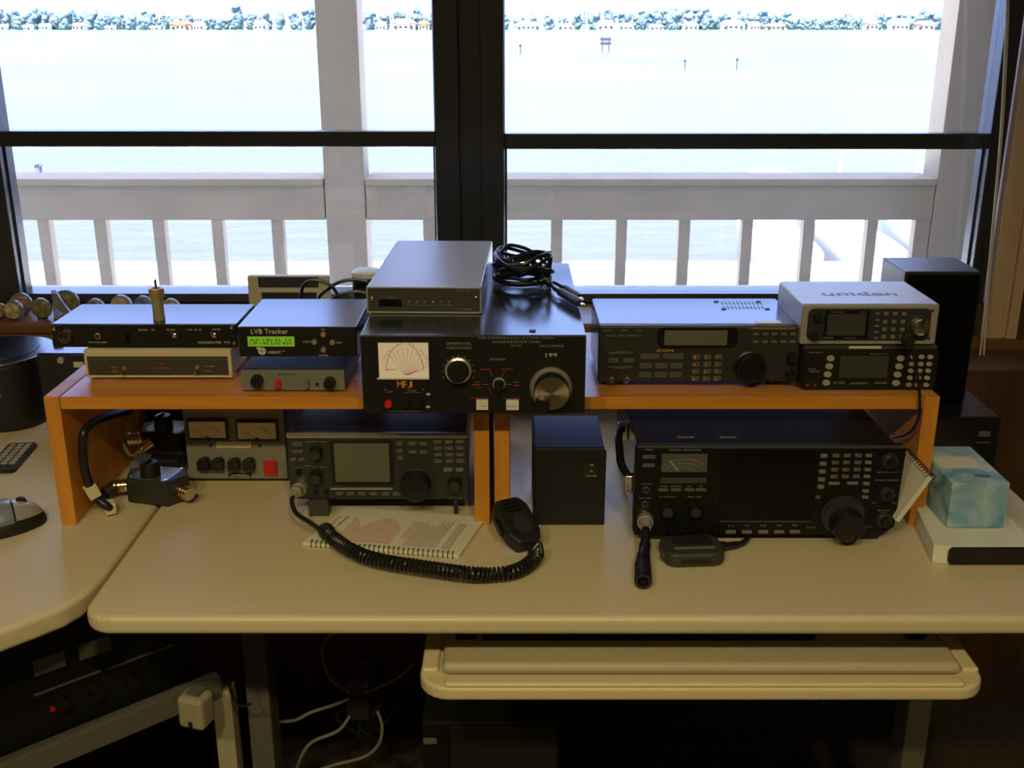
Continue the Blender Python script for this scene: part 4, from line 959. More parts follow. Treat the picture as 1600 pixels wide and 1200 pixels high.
# ================================================================ LEFT SIDE
p = G(-8, 676, DZ); sub = thing('round_speaker', 'round-edged black speaker canister with pale stickers, at the left edge of the desk', 'speaker', (p.x - .012, p.y + .075, DZ))
zt_ = W(30, 548, p.y + .07).z - DZ
def supe(rx, ry, n_=40, e=2.6): 
    o2 = []
    for k in range(n_):
        a = 2 * math.pi * k / n_; c_, s_ = math.cos(a), math.sin(a); o2.append((rx * math.copysign(abs(c_) ** (2 / e), c_), ry * math.copysign(abs(s_) ** (2 / e), s_)))
    return o2
MB().prism(supe(.078, .082), .003, zt_ - .006, 'Z', .004, 3).build('body', M_blackm, sub)
MB().prism(supe(.080, .084), zt_ - .007, zt_, 'Z', .003, 3).build('top_cap', M_black, sub)
MB().prism(supe(.060, .062), zt_, zt_ + .0015, 'Z', .0007).build('top_ring', M_blackg, sub)
MB().prism(supe(.072, .076), 0, .004, 'Z').build('base', M_blackm, sub)
for k, (z0_, z1_, rows) in enumerate(((zt_ - .036, zt_ - .014, 4), (zt_ - .054, zt_ - .041, 3))):
    b = MB(); n_ = 6
    P_ = [(-.040 + .073 * i / n_) for i in range(n_ + 1)]
    def yy_(x): 
        return -.082 * (1 - abs(x / .078) ** 2.6) ** (1 / 2.6) - .0006
    if k == 0:
        for a_, b2 in zip(P_, P_[1:]): b.quad([(a_, yy_(a_), z0_), (b2, yy_(b2), z0_), (b2, yy_(b2), z1_), (a_, yy_(a_), z1_)], .0003, M_paper)
    for r_ in range(rows):
        zc = z0_ + (z1_ - z0_) * (r_ + .5) / rows
        for a_, b2 in zip(P_, P_[1:]): b.quad([(a_, yy_(a_) - .0004, zc - .0007), (b2, yy_(b2) - .0004, zc - .0007), (b2, yy_(b2) - .0004, zc + .0007), (a_, yy_(a_) - .0004, zc + .0007)], .0002, M_inkd if k == 0 else M_paper)
    b.build('sticker', None, sub)
for k in range(3): MB().cyl((-.045 + k * .016, -.030, zt_ + .001), (-.045 + k * .016, -.030, zt_ + .004), .004, seg=14).build('top_button', M_dgrey, sub)

tn = thing('electronics_box', 'black electronics box with small white sticker, behind the left end of the left riser', 'electronics', (-.665, 1.585, DZ))
MB().box(-.068, .235, .002, .095, .004, .134, .002).build('case', M_black, tn)  # case lengthened to the right to darken the view behind the coax switches
MB().box(-.067, .234, -.001, .003, .006, .132, .001).build('front_panel', M_blackg, tn)
MB().box(-.012, .004, -.0018, -.0005, .112, .121, .0003).build('sticker', M_paper, tn)
MB().lathe([(0, 0), (.0055, 0), (.0050, .004), (0, .004)], Matrix.Translation((-.030, -.001, .124)) @ FRONT, 18).build('knob', M_silver, tn)
MB().lathe([(0, 0), (.008, 0), (.0075, .010), (0, .010)], Matrix.Translation((-.058, .060, .134)), 18).build('top_knob', M_knob, tn)
for sx in (-.05, .20): MB().box(sx - .008, sx + .008, .01, .08, 0, .0045, .001).build('foot', M_blackm, tn)

# remote control
A0, A1, A2, A3 = G(-12, 736, DZ), G(14, 742, DZ), G(50, 702, DZ), G(22, 697, DZ)
ctr = (A0 + A1 + A2 + A3) / 4; dv = ((A2 + A3) / 2 - (A0 + A1) / 2); ang = math.atan2(dv.y, dv.x) - math.pi / 2
rc = thing('remote_control', 'small flat black remote control with pale keys, lying on the corner desk', 'remote control', (ctr.x, ctr.y, DZ + .0003), ang)
Lr = dv.length / 2 + .004; wr = .021
MB().prism(rr(-wr, wr, -Lr, Lr, .006), 0, .007, 'Z', .0015).build('body', M_blackm, rc)
for j in range(7):
    for k in range(3): MB().prism(rr(-.016 + k * .0115, -.007 + k * .0115, Lr - .016 - j * .012, Lr - .008 - j * .012, .002, 3), .007, .0082, 'Z').build('key', M_btn, rc)
# mouse
mo = thing('computer_mouse', 'silver-blue and black computer mouse on the corner desk', 'mouse', G(4, 826, DZ + .0002), math.radians(-58))
def half_shell(rx, ry, h, z0_, m_, name, ymin=-9, ymax=9, parent=mo, scale=1.0):
    b = bmesh.new(); bmesh.ops.create_uvsphere(b, u_segments=28, v_segments=16, radius=1)
    bmesh.ops.bisect_plane(b, geom=b.verts[:] + b.edges[:] + b.faces[:], plane_co=(0, 0, 0), plane_no=(0, 0, -1), clear_outer=True)
    if ymin > -5: bmesh.ops.bisect_plane(b, geom=b.verts[:] + b.edges[:] + b.faces[:], plane_co=(0, ymin, 0), plane_no=(0, -1, 0), clear_outer=True)
    if ymax < 5: bmesh.ops.bisect_plane(b, geom=b.verts[:] + b.edges[:] + b.faces[:], plane_co=(0, ymax, 0), plane_no=(0, 1, 0), clear_outer=True)
    bmesh.ops.holes_fill(b, edges=[e for e in b.edges if e.is_boundary])
    for v in b.verts:
        v.co = Vector((v.co.x * rx * (1 - .12 * v.co.y), v.co.y * ry, z0_ + (v.co.z ** .8 if v.co.z > 0 else 0) * h))
    q_ = MB(); q_._merge(b, None, m_); return q_.build(name, m_, parent)
half_shell(.032, .054, .031, 0, M_blackm, 'base_shell')
half_shell(.0305, .0525, .0372, .0012, mat('silver_blue_plastic', (.26, .30, .40), .3, metal=.4), 'palm_cover', ymax=.25)
half_shell(.0300, .0525, .0362, .0012, M_silver, 'button_cover', ymin=.29)
MB().cyl((-.003, .026, .031), (.003, .026, .031), .007, seg=18).build('scroll_wheel', M_blackm, mo)

# glass paperweights on the sill
ZL = SZ + .0002
pics = [mat('paperweight_picture_%s' % n_, tuple(min(1, k * 1.8) for k in c_), .3, var=.7, vscale=90, coat=.6) for n_, c_ in (('amber', (.26, .14, .05)), ('cream', (.34, .26, .14)), ('russet', (.20, .10, .06)), ('olive', (.14, .12, .05)), ('grey', (.11, .12, .10)), ('blue', (.05, .12, .22)), ('sand', (.30, .24, .15)), ('gold', (.40, .25, .09)))]
M_gl = mat('clear_rim_glass', (.5, .5, .5), .05, spec=.8); M_gl.node_tree.nodes['Principled BSDF'].inputs['Transmission Weight'].default_value = .7
def paperweight(px, py, r, pic, label, Y=1.755, tilt=-12):
    Y += .24; R_ = r * (Y + .05) / F; c_ = W(px, py, Y)
    t = thing('paperweight', label, 'paperweight', (c_.x, Y, ZL), math.radians(random.uniform(-8, 8)), 'round glass paperweights on the sill')
    Mt = Matrix.Translation((0, 0, R_)) @ Matrix.Rotation(math.radians(90), 4, 'X')
    MB().lathe([(0, -.007), (R_ * .8, -.007), (R_, -.003), (R_, .003), (R_ * .8, .007), (0, .0095)], Mt, 36).build('glass_disc', M_gl, t)
    MB().lathe([(0, .0072), (R_ * .78, .0068), (R_ * .80, .0078), (R_ * .5, .0098), (0, .0105)], Mt, 32).build('picture', pic, t)
    MB().box(-R_ * .4, R_ * .4, -.006, .006, 0, .0022, .0006).build('stand', M_blackm, t)
    return t
paperweight(-4, 474, 13, pics[0], 'amber disc paperweight cut off by the left edge of the picture', 1.745)
paperweight(21, 478, 16, pics[1], 'cream and brown disc paperweight, foremost at the left end of the sill', 1.735)
paperweight(33, 473, 17.5, pics[2], 'russet disc paperweight half hidden behind the cream and brown one', 1.775)
paperweight(64, 477, 16.5, pics[3], 'dark olive disc paperweight just left of the clear glass wedge', 1.745)
paperweight(104, 470, 20, pics[3], 'largest olive disc paperweight, standing behind the clear glass wedge', 1.775)
paperweight(149, 476, 15, pics[4], 'grey disc paperweight with pale centre, right of the largest one')
paperweight(190, 475, 18, pics[6], 'sandy disc paperweight halfway along the slim black interface')
paperweight(224, 473, 14, pics[5], 'blue disc paperweight left of the brass coax adapter', 1.785)
paperweight(267, 475, 15, pics[7], 'golden disc paperweight right of the brass coax adapter')
gw = thing('glass_wedge', 'clear triangular glass ornament standing on the sill', 'ornament', (W(94, 490, 1.98).x, 1.985, ZL))
MB().prism([(-.013, .004), (.023, .004), (-.006, .056), (-.012, .056)], -.004, .004, 'Y', .0008, m=M_gl).build('wedge', M_gl, gw)
MB().box(-.014, .016, -.007, .007, 0, .0045, .0012).build('base', M_silver, gw)

# beige desk device standing on the sill behind the tracker
fd = thing('beige_calendar_clock', 'beige framed display with a dark band, standing behind the satellite tracker', 'clock', (W(452, 465, 1.96).x, 1.96, ZL), 0)
X0, X1 = W(387, 450, 1.96).x - fd.location.x, W(516, 450, 1.96).x - fd.location.x
Ztop = W(450, 431, 1.96).z - ZL; zz_ = lambda py: W(450, py, 1.96).z - ZL; xx_ = lambda px: W(px, 450, 1.96).x - fd.location.x
MB().box(X0, X1, 0, .016, -.0 , Ztop, .003).build('case', M_cream, fd)
MB().box(xx_(404), xx_(498), -.001, .001, zz_(449), zz_(433), .0004).build('dark_band', M_dgrey, fd)
MB().box(xx_(403), xx_(500), -.0014, .001, zz_(456), zz_(452), .0004).build('raised_rim', M_white, fd)
MB().box(xx_(408), xx_(494), -.001, .001, .006, zz_(457), .0004).build('display', M_lcdd, fd)
# cables and cup behind the tracker
cp_ = thing('dark_tumbler', 'dark tumbler with pale lid, standing behind the grey packet controller', 'cup', (W(574, 455, 1.66).x, 1.665, DZ))
hh = W(574, 431, 1.66).z - DZ
MB().lathe([(0, 0), (.020, 0), (.024, hh * .9), (.0235, hh), (0, hh)], None, 24).build('cup', M_blackm, cp_)
MB().lathe([(0, hh - .001), (.0245, hh - .001), (.0245, hh + .006), (.020, hh + .009), (0, hh + .009)], None, 24).build('lid', M_white, cp_)
lc = thing('loose_cable', 'black cable arching up behind the satellite tracker', 'cable', (-.25, 1.60, 1.0)); o_ = lc.location.copy()
for pts, Yc in ((((470, 468), (473, 448), (484, 439), (500, 439), (518, 447), (532, 468)), 1.60), (((497, 468), (512, 452), (532, 440), (555, 437), (574, 440)), 1.62), (((520, 468), (540, 458), (560, 456), (574, 459)), 1.60)):
    MB().tube([W(x, y, Yc) - o_ for x, y in [(pts[0][0] - 4, pts[0][1] + 40)] + list(pts)], .0028, 8, 6).build('loop', M_cable, lc)

# ================================================================ COAX SWITCHES
def coax_switch(loc, rz, label, s=1.0):
    t = thing('coax_switch', label, 'coax switch', loc, rz, 'coax switches under the left riser')
    out = [(-.045, .014), (-.030, -.020), (.030, -.020), (.045, .014), (.030, .034), (-.030, .034)]
    MB().prism(out, .002, .036, 'Z', .0025, 3).build('body', M_char, t)
    MB().box(-.050, .050, .006, .024, 0, .004, .001).build('base_plate', M_char, t)
    MB().prism(shift(rr(-.028, .028, -.016, .030, .004), (0, 0)), .036, .0366, 'Z').build('top_plate', mat('brushed_plate', (.28, .28, .29), .25, metal=.8), t)
    MB().lathe([(0, .0366), (.0135, .0366), (.0125, .050), (.0105, .056), (0, .056)], Matrix.Translation((-.004, 0, 0)), 24).box(-.0055, -.0025, -.014, .004, .054, .060, .001).build('knob', M_knob, t)
    for a, b2 in (((-.038, .000, .018), (-.058, -.010, .018)), ((.038, .0, .018), (.058, -.008, .018)), ((0, .034, .018), (0, .050, .018))):
        c_ = MB().cyl(a, b2, .0085, .0085, 20).build('socket', M_chrome, t)
        v_ = (Vector(b2) - Vector(a)); g2 = MB(); 
        for k in range(3): 
            q0 = Vector(a) + v_ * (.3 + .25 * k); g2.cyl(q0, q0 + v_ * .10, .0098, .0098, 20)
        g2.build('threads', M_brass, c_)
    for a in ((-.026, -.012), (.026, -.012), (-.026, .028), (.026, .028)): MB().cyl((a[0], a[1], .0365), (a[0], a[1], .0378), .0022, seg=10).build('screw', M_chrome, t)
    return t
pf = G(243, 792, DZ)
s1 = coax_switch((pf.x - .006, pf.y + .022, DZ + .0003), math.radians(-14), 'antenna coax switch in front, with black knob and blue-lit top plate')
blk = thing('terminal_block', 'black plastic supply block beneath the rear coax switch', 'electronics', (-.488, 1.435, DZ + .0003), math.radians(0))
MB().box(-.034, .010, -.012, .050, .0, .024, .002).build('body', M_blackm, blk)
MB().box(-.028, .004, -.013, -.0118, .005, .020, .0005).build('front_plate', M_panel, blk)
s2 = coax_switch((-.500, 1.455, DZ + .0248), math.radians(-12), 'antenna coax switch at the rear, raised above the front one')
for (pxs, Y0, thk, nm, label, tags) in (
    (((202, 642), (156, 655), (133, 672), (129, 700), (132, 732), (141, 760), (152, 779), (172, 793), (194, 796), (206, 790)), None, .0058, 'coax_cable', 'thick black coax cable with white marker tags, curving to the front coax switch', True),):
    Ys = [1.40, 1.33, 1.290, 1.284, 1.282, 1.284, 1.288, 1.290, 1.290, 1.294]
    P = [W(x, y, yv) for (x, y), yv in zip(pxs, Ys)]
    for i in range(6, 10): P[i].z = max(P[i].z, DZ + .0075)
    P[-1] = pf + Vector((-.060, .028, .018)); P[-2] = pf + Vector((-.075, .012, .012))
    og = P[7]; t = thing(nm, label, 'cable', og)
    MB().tube([p - og for p in P], thk, 10, 6).build('cable', M_cable, t)
    pe = P[-1]; dv = (pe - P[-2]).normalized()
    MB().cyl(pe - og - dv * .018, pe - og, .0088, .0092, 16).build('plug', M_char, t)
    for a in ((5, .35), (7, .1)):
        i, f_ = a; c_ = P[i].lerp(P[i + 1], f_); dv = (P[i + 1] - P[i]).normalized()
        Mx = Matrix.Translation(c_ - og) @ dv.to_track_quat('Z', 'Y').to_matrix().to_4x4()
        MB().box(-.0068, .0068, -.0088, .0068, -.009, .009, .001, M=Mx).build('marker_tag', M_cream, t)
t2 = thing('coax_cable', 'thin grey cable looping up behind the rear coax switch', 'cable', (-.50, 1.45, DZ)); o_ = t2.location.copy()
MB().tube([W(x, y, yv) - o_ for x, y, yv in ((208, 648, 1.42), (198, 655, 1.41), (192, 675, 1.40), (194, 695, 1.40), (202, 710, 1.40), (212, 712, 1.41))], .0024, 8, 6).build('cable', M_gcable, t2)
MB().cyl(W(208, 712, 1.41) - o_, W(221, 702, 1.42) - o_, .0045, .005, 14).cyl(W(221, 702, 1.42) - o_, W(236, 692, 1.43) - o_, .008, .008, 16).build('plug', M_chrome, t2)
# ================================================================ BELOW THE DESK
# keyboard tray
tr = thing('keyboard_tray', 'cream pull-out keyboard tray with padded wrist rest under the long desk', 'keyboard tray', (0, 0, 0))
TZt = .655
a_ = G(652, 1068, TZt); b_ = G(1552, 1068, TZt); yF = (a_.y + b_.y) / 2; X0, X1 = a_.x, b_.x
tr.location = ((X0 + X1) / 2, yF, TZt - .02); hw = (X1 - X0) / 2
out = arc(-hw + .035, .035, .035, 180, 270, 6) + arc(hw - .035, .035, .035, 270, 360, 6) + [(hw - .012, .30), (-hw + .012, .30)]
MB().prism(out, -.004, .014, 'Z', .005, 3).build('tray_board', M_lamedge, tr)
rim = MB(); rim.box(-hw + .030, hw - .030, .0, .018, .014 - .001, .0195, .004, 3).box(-hw + .002, -hw + .022, .030, .30, .012, .0195, .004, 3).box(hw - .022, hw - .002, .030, .30, .012, .0195, .004, 3)
rim.build('raised_rim', M_lamedge, tr)
MB().box(-hw + .026, hw - .014 - .012, .022, .078, .0142, .030, .0075, 4).build('wrist_rest', mat('grey_cream_vinyl_pad', (.46, .41, .30), .5), tr)
for sx in (-1, 1): MB().box(sx * (hw - .05) - .012, sx * (hw - .05) + .012, .10, .34, .0, .0765, .001).build('slide_arm', M_blackm, tr)
kb = thing('keyboard', 'dark keyboard on the pull-out tray, mostly hidden by the desk edge', 'keyboard', (.165, yF + .17, TZt - .0035))
MB().box(-.20, .20, -.078, .065, 0, .016, .003).build('body', M_dgrey, kb)
for r_ in range(4):
    for k in range(14): MB().box(-.192 + k * .0275, -.168 + k * .0275, -.070 + r_ * .030, -.045 + r_ * .030, .0155, .0225, .001, 1).build('key', M_btnd, kb)
# large amplifier on the angled lower shelf
amp = thing('power_amplifier', 'black amplifier with two pale meters, on the angled shelf below the corner desk', 'amplifier', (Mr.translation.x - .9, Mr.translation.y + 1.3, SH - .011), RANG)
L_ = RL
AX0, AX1 = L_ * .0 + .02, L_ - .03
MB().box(AX0, AX1, .035, .27, .004, .150, .002).build('case', M_black, amp)
MB().box(AX0, AX1, .030, .036, .004, .150, .001).build('front_panel', M_panel, amp)
for fx in (.02, .06): 
    pass
def onamp(px, py):
    """intersect the photo ray with the amplifier front plane; local x, z"""
    th = amp.rotation_euler.z; n_ = Vector((-math.sin(th), math.cos(th), 0)); o0 = Vector(amp.location) + n_ * .030
    dr = W(px, py, 1.0) - Vector((0, 0, EYE)); t = (o0 - Vector((0, 0, EYE))).dot(n_) / dr.dot(n_); P = Vector((0, 0, EYE)) + dr * t - Vector(amp.location)
    return P.dot(Vector((math.cos(th), math.sin(th), 0))), P.z
def apl(name, px0, py0, px1, py1, m, dep=.002):
    x0, z0 = onamp(px0, py1); x1, z1 = onamp(px1, py0); MB().box(x0, x1, .030 - dep, .0305, min(z0, z1), max(z0, z1), .0004).build(name, m, amp)
for (xa, ya, xb, yb) in ((50, 1028, 102, 1043), (121, 1004, 172, 1018)):
    x0, z0 = onamp(xa, (ya + yb) / 2); x1, z1 = onamp(xb, (ya + yb) / 2); zc = (onamp((xa + xb) / 2, (ya + yb) / 2)[1])
    mt = MB().box(x0 - .003, x1 + .003, .0275, .0305, zc - .014, zc + .014, .0005).build('meter', M_blackg, amp)
    MB().box(x0, x1, .0270, .0277, zc - .011, zc + .011, .0003).build('meter_face', mat('dim_meter_card', (.17, .16, .13), .5), mt)
for (pa, pb) in (((52, 1085), (156, 1049)), ((168, 1045), (270, 1006))):
    x0, z0 = onamp(*pa); x1, z1 = onamp(*pb); zc = (z0 + z1) / 2; MB().box(x0, x1, .0275, .0305, zc - .0015, zc + .0015, .0005).build('trim_strip', M_btnm, amp)
for p_ in ((95, 1098), (150, 1080), (205, 1062)):
    x0, z0 = onamp(*p_); MB().lathe([(0, 0), (.010, 0), (.009, .012), (0, .012)], Matrix.Translation((x0, .030, z0)) @ FRONT, 20).build('knob', M_knob, amp)
x0, z0 = onamp(84, 1106); MB().box(x0 - .005, x0 + .005, .026, .0305, z0 - .003, z0 + .003, .0005).build('red_switch', M_red, amp)
# white plug-in adapter clipped to the cream leg
q = W(300, 1116, 1.235); ad = thing('power_adapter', 'cream plug-in power adapter beside the cream desk leg, below the angled shelf', 'power adapter', q, math.radians(-18))
MB().box(-.022, .018, -.004, .030, -.024, .024, .007, 3).build('body', mat('dull_cream_plastic', (.36, .32, .21), .5), ad)
MB().box(-.004, .002, -.006, -.003, -.020, -.010, .0008).build('slot', M_blackm, ad)
MB().box(-.012, .008, .006, .026, .0235, .028, .001).build('plug_collar', M_leg, ad)
# cables
cb = [('grey cable arching in the dark below the desk, left of the keyboard tray', M_gcable, .0024, (((540, 980), (508, 1000), (504, 1030), (518, 1062), (546, 1082)), ((572, 1082), (600, 1070), (625, 1056), (648, 1035)))),
      ('pale cable dropping towards the floor in the dark below the desk', M_gcable, .0028, (((546, 1120), (528, 1142), (490, 1158), (474, 1176), (462, 1205)),)),
      ('pale cable curling to the right in the dark below the desk', M_gcable, .0026, (((590, 1112), (597, 1135), (592, 1162), (570, 1182), (520, 1196), (490, 1206)),)),
      ('short pale cable running to the left in the dark below the desk', M_gcable, .0026, (((436, 1128), (462, 1125), (486, 1113), (520, 1102), (545, 1092)),)),
      ('thin black cable looping past the cream desk leg', M_cable, .0022, (((340, 1052), (356, 1060), (362, 1084), (374, 1102), (392, 1100)),))]
for label, m, r_, strands in cb:
    og = W(*strands[0][0], 1.42); t = thing('power_cable', label, 'cable', og)
    for st_ in strands: MB().tube([W(x, y, 1.42 if m is M_gcable else 1.27) - og for x, y in st_], r_, 8, 6).build('strand', m, t)
kn = thing('cable_tangle', 'dark knot of cables and a black adapter hanging below the desk', 'cable bundle', W(560, 1095, 1.44)); og = kn.location.copy()
MB().box(-.018, .018, -.012, .014, -.030, .030, .004).build('black_adapter', M_blackm, kn)
rnd = random.Random(9)
for k in range(5):
    pts = [Vector((rnd.uniform(-.05, .05), rnd.uniform(0, .06), .09 - .045 * j + rnd.uniform(-.01, .01))) for j in range(5)]
    MB().tube([Vector((pts[0].x, pts[0].y, .20))] + pts, .0028, 7, 5).build('loop', M_cable, kn)
# computer tower
pc = thing('computer_tower', 'black computer tower on the floor below the keyboard tray', 'computer', (W(675, 1190, 1.30).x + .085, 1.30, .0))
hh = W(675, 1128, 1.30).z
MB().box(-.098, .098, 0, .36, .012, hh, .004).build('case', M_blackm, pc)
MB().box(-.096, -.060, -.006, .002, .02, hh - .006, .003).build('front_column', M_blackg, pc)
MB().box(-.058, .096, -.003, .002, .02, hh - .006, .003).build('front_bezel', M_blackm, pc)
zc = W(672, 1157, 1.294).z; xc = W(672, 1157, 1.294).x - pc.location.x; MB().box(xc - .010, xc + .010, -.009, -.005, zc - .005, zc + .005, .002).build('power_button', M_btnm, pc)
for sx in (-.08, .08):
    for yy in (.02, .32): MB().box(sx - .012, sx + .012, yy, yy + .03, 0, .013, .002).build('foot', M_blackm, pc)

# ================================================================ CEILING LIGHTS (reflected as three bright dots on every knob)
M_can = mat('white_light_trim', (.7, .68, .62), .4); M_lens = mat('lit_lens', (1, .9, .7), .5, emit=(1.0, .72, .34), es=22.0)
for i, (x, y) in enumerate(((-.95, -.85), (-.30, -.85), (.35, -.85))):
    t = thing('recessed_light', ('round recessed ceiling light, leftmost of three', 'round recessed ceiling light, middle of three', 'round recessed ceiling light, rightmost of three')[i], 'ceiling light', (x, y, 2.4995), 0, 'recessed lights over the desk')
    MB().lathe([(.075, 0), (.098, 0), (.098, -.006), (.075, -.008)], None, 32).build('trim_ring', M_can, t)
    MB().lathe([(0, -.003), (.076, -.003), (.076, -.006), (0, -.006)], None, 32).build('lens', M_lens, t)
    l = bpy.data.lights.new('recessed_lamp', 'AREA'); l.shape = 'DISK'; l.size = .15; l.energy = 16.0; l.color = (1.0, .84, .40); l.spread = math.radians(150)
    lo = bpy.data.objects.new('recessed_lamp', l); col.objects.link(lo); lo.parent = t; lo.location = (0, 0, -.012)

# ================================================================ THE BALCONY
YR = 3.40
ba = struct(MB().box(-3.6, 3.2, 2.24, 3.62, -.06, -.005).build('floor', mat('balcony_boards', (.55, .50, .42), .8, var=.15, vscale=8)))
struct(MB().box(-3.6, 3.2, 2.24, 4.4, 2.35, 2.5).build('ceiling', mat('added_roof_white', (.82, .80, .74), .8)))  # unseen roof, built to keep sun off the railing; white to bounce light
rl = thing('balcony_railing', 'weathered balcony railing with broad cap and square balusters outside the windows', 'railing', (0, YR, 0))
zt_ = W(800, 289, YR).z; zb_ = W(800, 344, YR).z
XRP = 1.333
for x0, x1 in ((-3.6, -.5925), (-.4605, XRP - .002)):
    MB().box(x0, x1, .0, .038, zb_, zt_ - .002, .003).build('rail_board', M_ext, rl)
    MB().box(x0, x1, -.010, .150, zt_ - .002, zt_ + .020, .004).build('cap_board', M_ext, rl)
    MB().box(x0, x1, .012, .040, .05, .12, .003).build('bottom_rail', M_ext, rl)
bx = [(58, 82), (146, 171), (238, 262), (330, 353), (423.5, 446), (661, 684), (858, 879), (960, 980), (1058, 1079), (1157, 1177), (1253, 1274), (1353, 1372)]
for a, b in bx:
    xa = W(a, 350, YR + .004).x; xb = W(b, 350, YR + .004).x
    if a < 800: xb -= .012 * min(1, (800 - a) / 500); 
    else: xa += .006
    MB().box(xa, xb, .004, .044, .06, zb_ + .02, .002).build('baluster', M_ext, rl)
for k in range(1, 8):
    xa = W(58, 350, YR).x - .187 * k; MB().box(xa, xa + .042, .004, .044, .06, zb_ + .02, .002).build('baluster', M_ext, rl)
MB().box(XRP - .050, XRP - .002, .004, .044, .06, zb_ + .02, .002).build('baluster', M_ext, rl)
for x0, lab in ((-.590, 'square balcony post seen through the left window, running up past the rail'), (XRP, 'square balcony post at the right end of the railing')):
    t = thing('balcony_post', lab, 'post', (x0 + .0635, YR + .0635, 0), 0)
    MB().box(-.0635, .0635, -.0635, .0635, -.005, 2.35, .005).build('shaft', M_ext, t)
    MB().box(-.078, .078, -.078, .078, 2.20, 2.349, .006).build('capital', M_ext, t)
# storm shutter track and side wall at the right
st_ = MB().box(1.50, 1.56, 3.1, 3.55, -.005, 2.35, .004)
for k in range(4): st_.box(1.475 + .0, 1.50, 3.12 + k * .10, 3.15 + k * .10, -.005, 2.35, .004)
struct(st_.build('trim_6', mat('blue_grey_painted_trim', (.20, .25, .34), .6)))
struct(MB().box(1.56, 3.2, 3.1, 3.5, -.005, 2.35).build('wall_balcony', M_ext))
# ================================================================ THE BAY
ZWAT = EYE - 5.2
def water_mat():
    m = bpy.data.materials.new('bay_water'); m.use_nodes = True; nt = m.node_tree; b = nt.nodes['Principled BSDF']
    b.inputs['Base Color'].default_value = (.1, .1, .1, 1); b.inputs['Roughness'].default_value = .22; b.inputs['IOR'].default_value = 1.33
    t = nt.nodes.new('ShaderNodeTexCoord'); p = nt.nodes.new('ShaderNodeMapping'); p.inputs['Scale'].default_value = (.5, 1.5, 1)
    n = nt.nodes.new('ShaderNodeTexNoise'); n.inputs['Scale'].default_value = 1.0; n.inputs['Detail'].default_value = 6; n.inputs['Distortion'].default_value = .5
    bp = nt.nodes.new('ShaderNodeBump'); bp.inputs['Strength'].default_value = .7; bp.inputs['Distance'].default_value = .35
    nt.links.new(t.outputs['Object'], p.inputs['Vector']); nt.links.new(p.outputs[0], n.inputs['Vector']); nt.links.new(n.outputs['Fac'], bp.inputs['Height']); nt.links.new(bp.outputs[0], b.inputs['Normal'])
    n2 = nt.nodes.new('ShaderNodeTexNoise'); n2.inputs['Scale'].default_value = .012; n2.inputs['Detail'].default_value = 3
    r = nt.nodes.new('ShaderNodeValToRGB'); r.color_ramp.elements[0].position = .35; r.color_ramp.elements[0].color = (.085, .085, .085, 1); r.color_ramp.elements[1].position = .65; r.color_ramp.elements[1].color = (.125, .12, .11, 1)
    nt.links.new(t.outputs['Object'], n2.inputs['Vector']); nt.links.new(n2.outputs['Fac'], r.inputs['Fac']); nt.links.new(r.outputs[0], b.inputs['Base Color'])
    return m
wa = MB().quad([(-2500, 6, ZWAT), (2500, 6, ZWAT), (2500, 986, ZWAT), (-2500, 986, ZWAT)], 1.0).build('bay_water', water_mat())
wa['kind'] = 'structure'
M_conc = mat('sunlit_white_concrete', (.80, .78, .72), .8, var=.05, vscale=.5)
ya = G(800, 408, -3.3).y
t = tag(MB().box(-40, 9.0, 4.6, ya, ZWAT - .5, -3.3, .02).box(9.0, 40, 4.6, 14.0, ZWAT - .5, -3.3, .02).build('seawall_terrace', M_conc), 'broad white concrete terrace below the balcony at the edge of the bay', 'terrace')
t['kind'] = 'structure'
struct(MB().quad([(-2500, 980, ZWAT + .4), (2500, 980, ZWAT + .4), (2500, 1500, ZWAT + .4), (-2500, 1500, ZWAT + .4)], .5).build('far_shore_ground', mat('far_shore_grass', (.16, .22, .14), .9, var=.3, vscale=.05)))
# piling, markers
def at_water(px, py): return G(px, py, ZWAT)
p = at_water(62, 277 + 0); pl = thing('mooring_piling', 'lone mooring piling with ragged cap standing in the water at left', 'piling', (p.x, p.y, ZWAT))
hz = W(62, 257, p.y).z - ZWAT
MB().lathe([(0, -.3), (.115, -.3), (.105, hz * .8), (.11, hz * .86), (0, hz * .9)], None, 14).build('post', mat('grey_piling_wood', (.14, .15, .17), .8), pl)
MB().blob((0, 0, hz * .93), (.13, .13, .10), 2, .25).build('ragged_cap', mat('dark_piling_cap', (.10, .11, .12), .9), pl)
M_mk = mat('marker_grey', (.04, .05, .07), .7)
p = at_water(946, 80); mk = thing('channel_board', 'pair of notice boards on two poles out in the bay', 'sign', (p.x, p.y, ZWAT)); k_ = p.y / F
for sx in (-5, 5): MB().cyl((sx * k_, 0, -.3), (sx * k_, 0, 20 * k_), .7 * k_, seg=8).build('pole', M_mk, mk)
for z0_, z1_ in ((9, 13), (15, 19)): MB().box(-8 * k_, 8 * k_, -.8 * k_, -.4 * k_, z0_ * k_, z1_ * k_, .02).build('board', M_mk, mk)
for px, py, h_, lab in ((813, 84, 14, 'thin channel pole nearest the central mullion'), (1070, 107, 13, 'thin channel pole left of the pair with a crosspiece'), (1151, 108, 16, 'thin channel pole with small crosspiece')):
    p = at_water(px, py); k_ = p.y / F; t = thing('channel_pole', lab, 'pole', (p.x, p.y, ZWAT), 0, 'channel poles in the bay')
    MB().cyl((0, 0, -.3), (0, 0, h_ * k_), .7 * k_, seg=8).build('pole', M_mk, t)
    MB().box(-2 * k_, 2 * k_, -.3 * k_, .3 * k_, (h_ - 4) * k_, (h_ - 1) * k_, .01).build('crosspiece', M_mk, t)
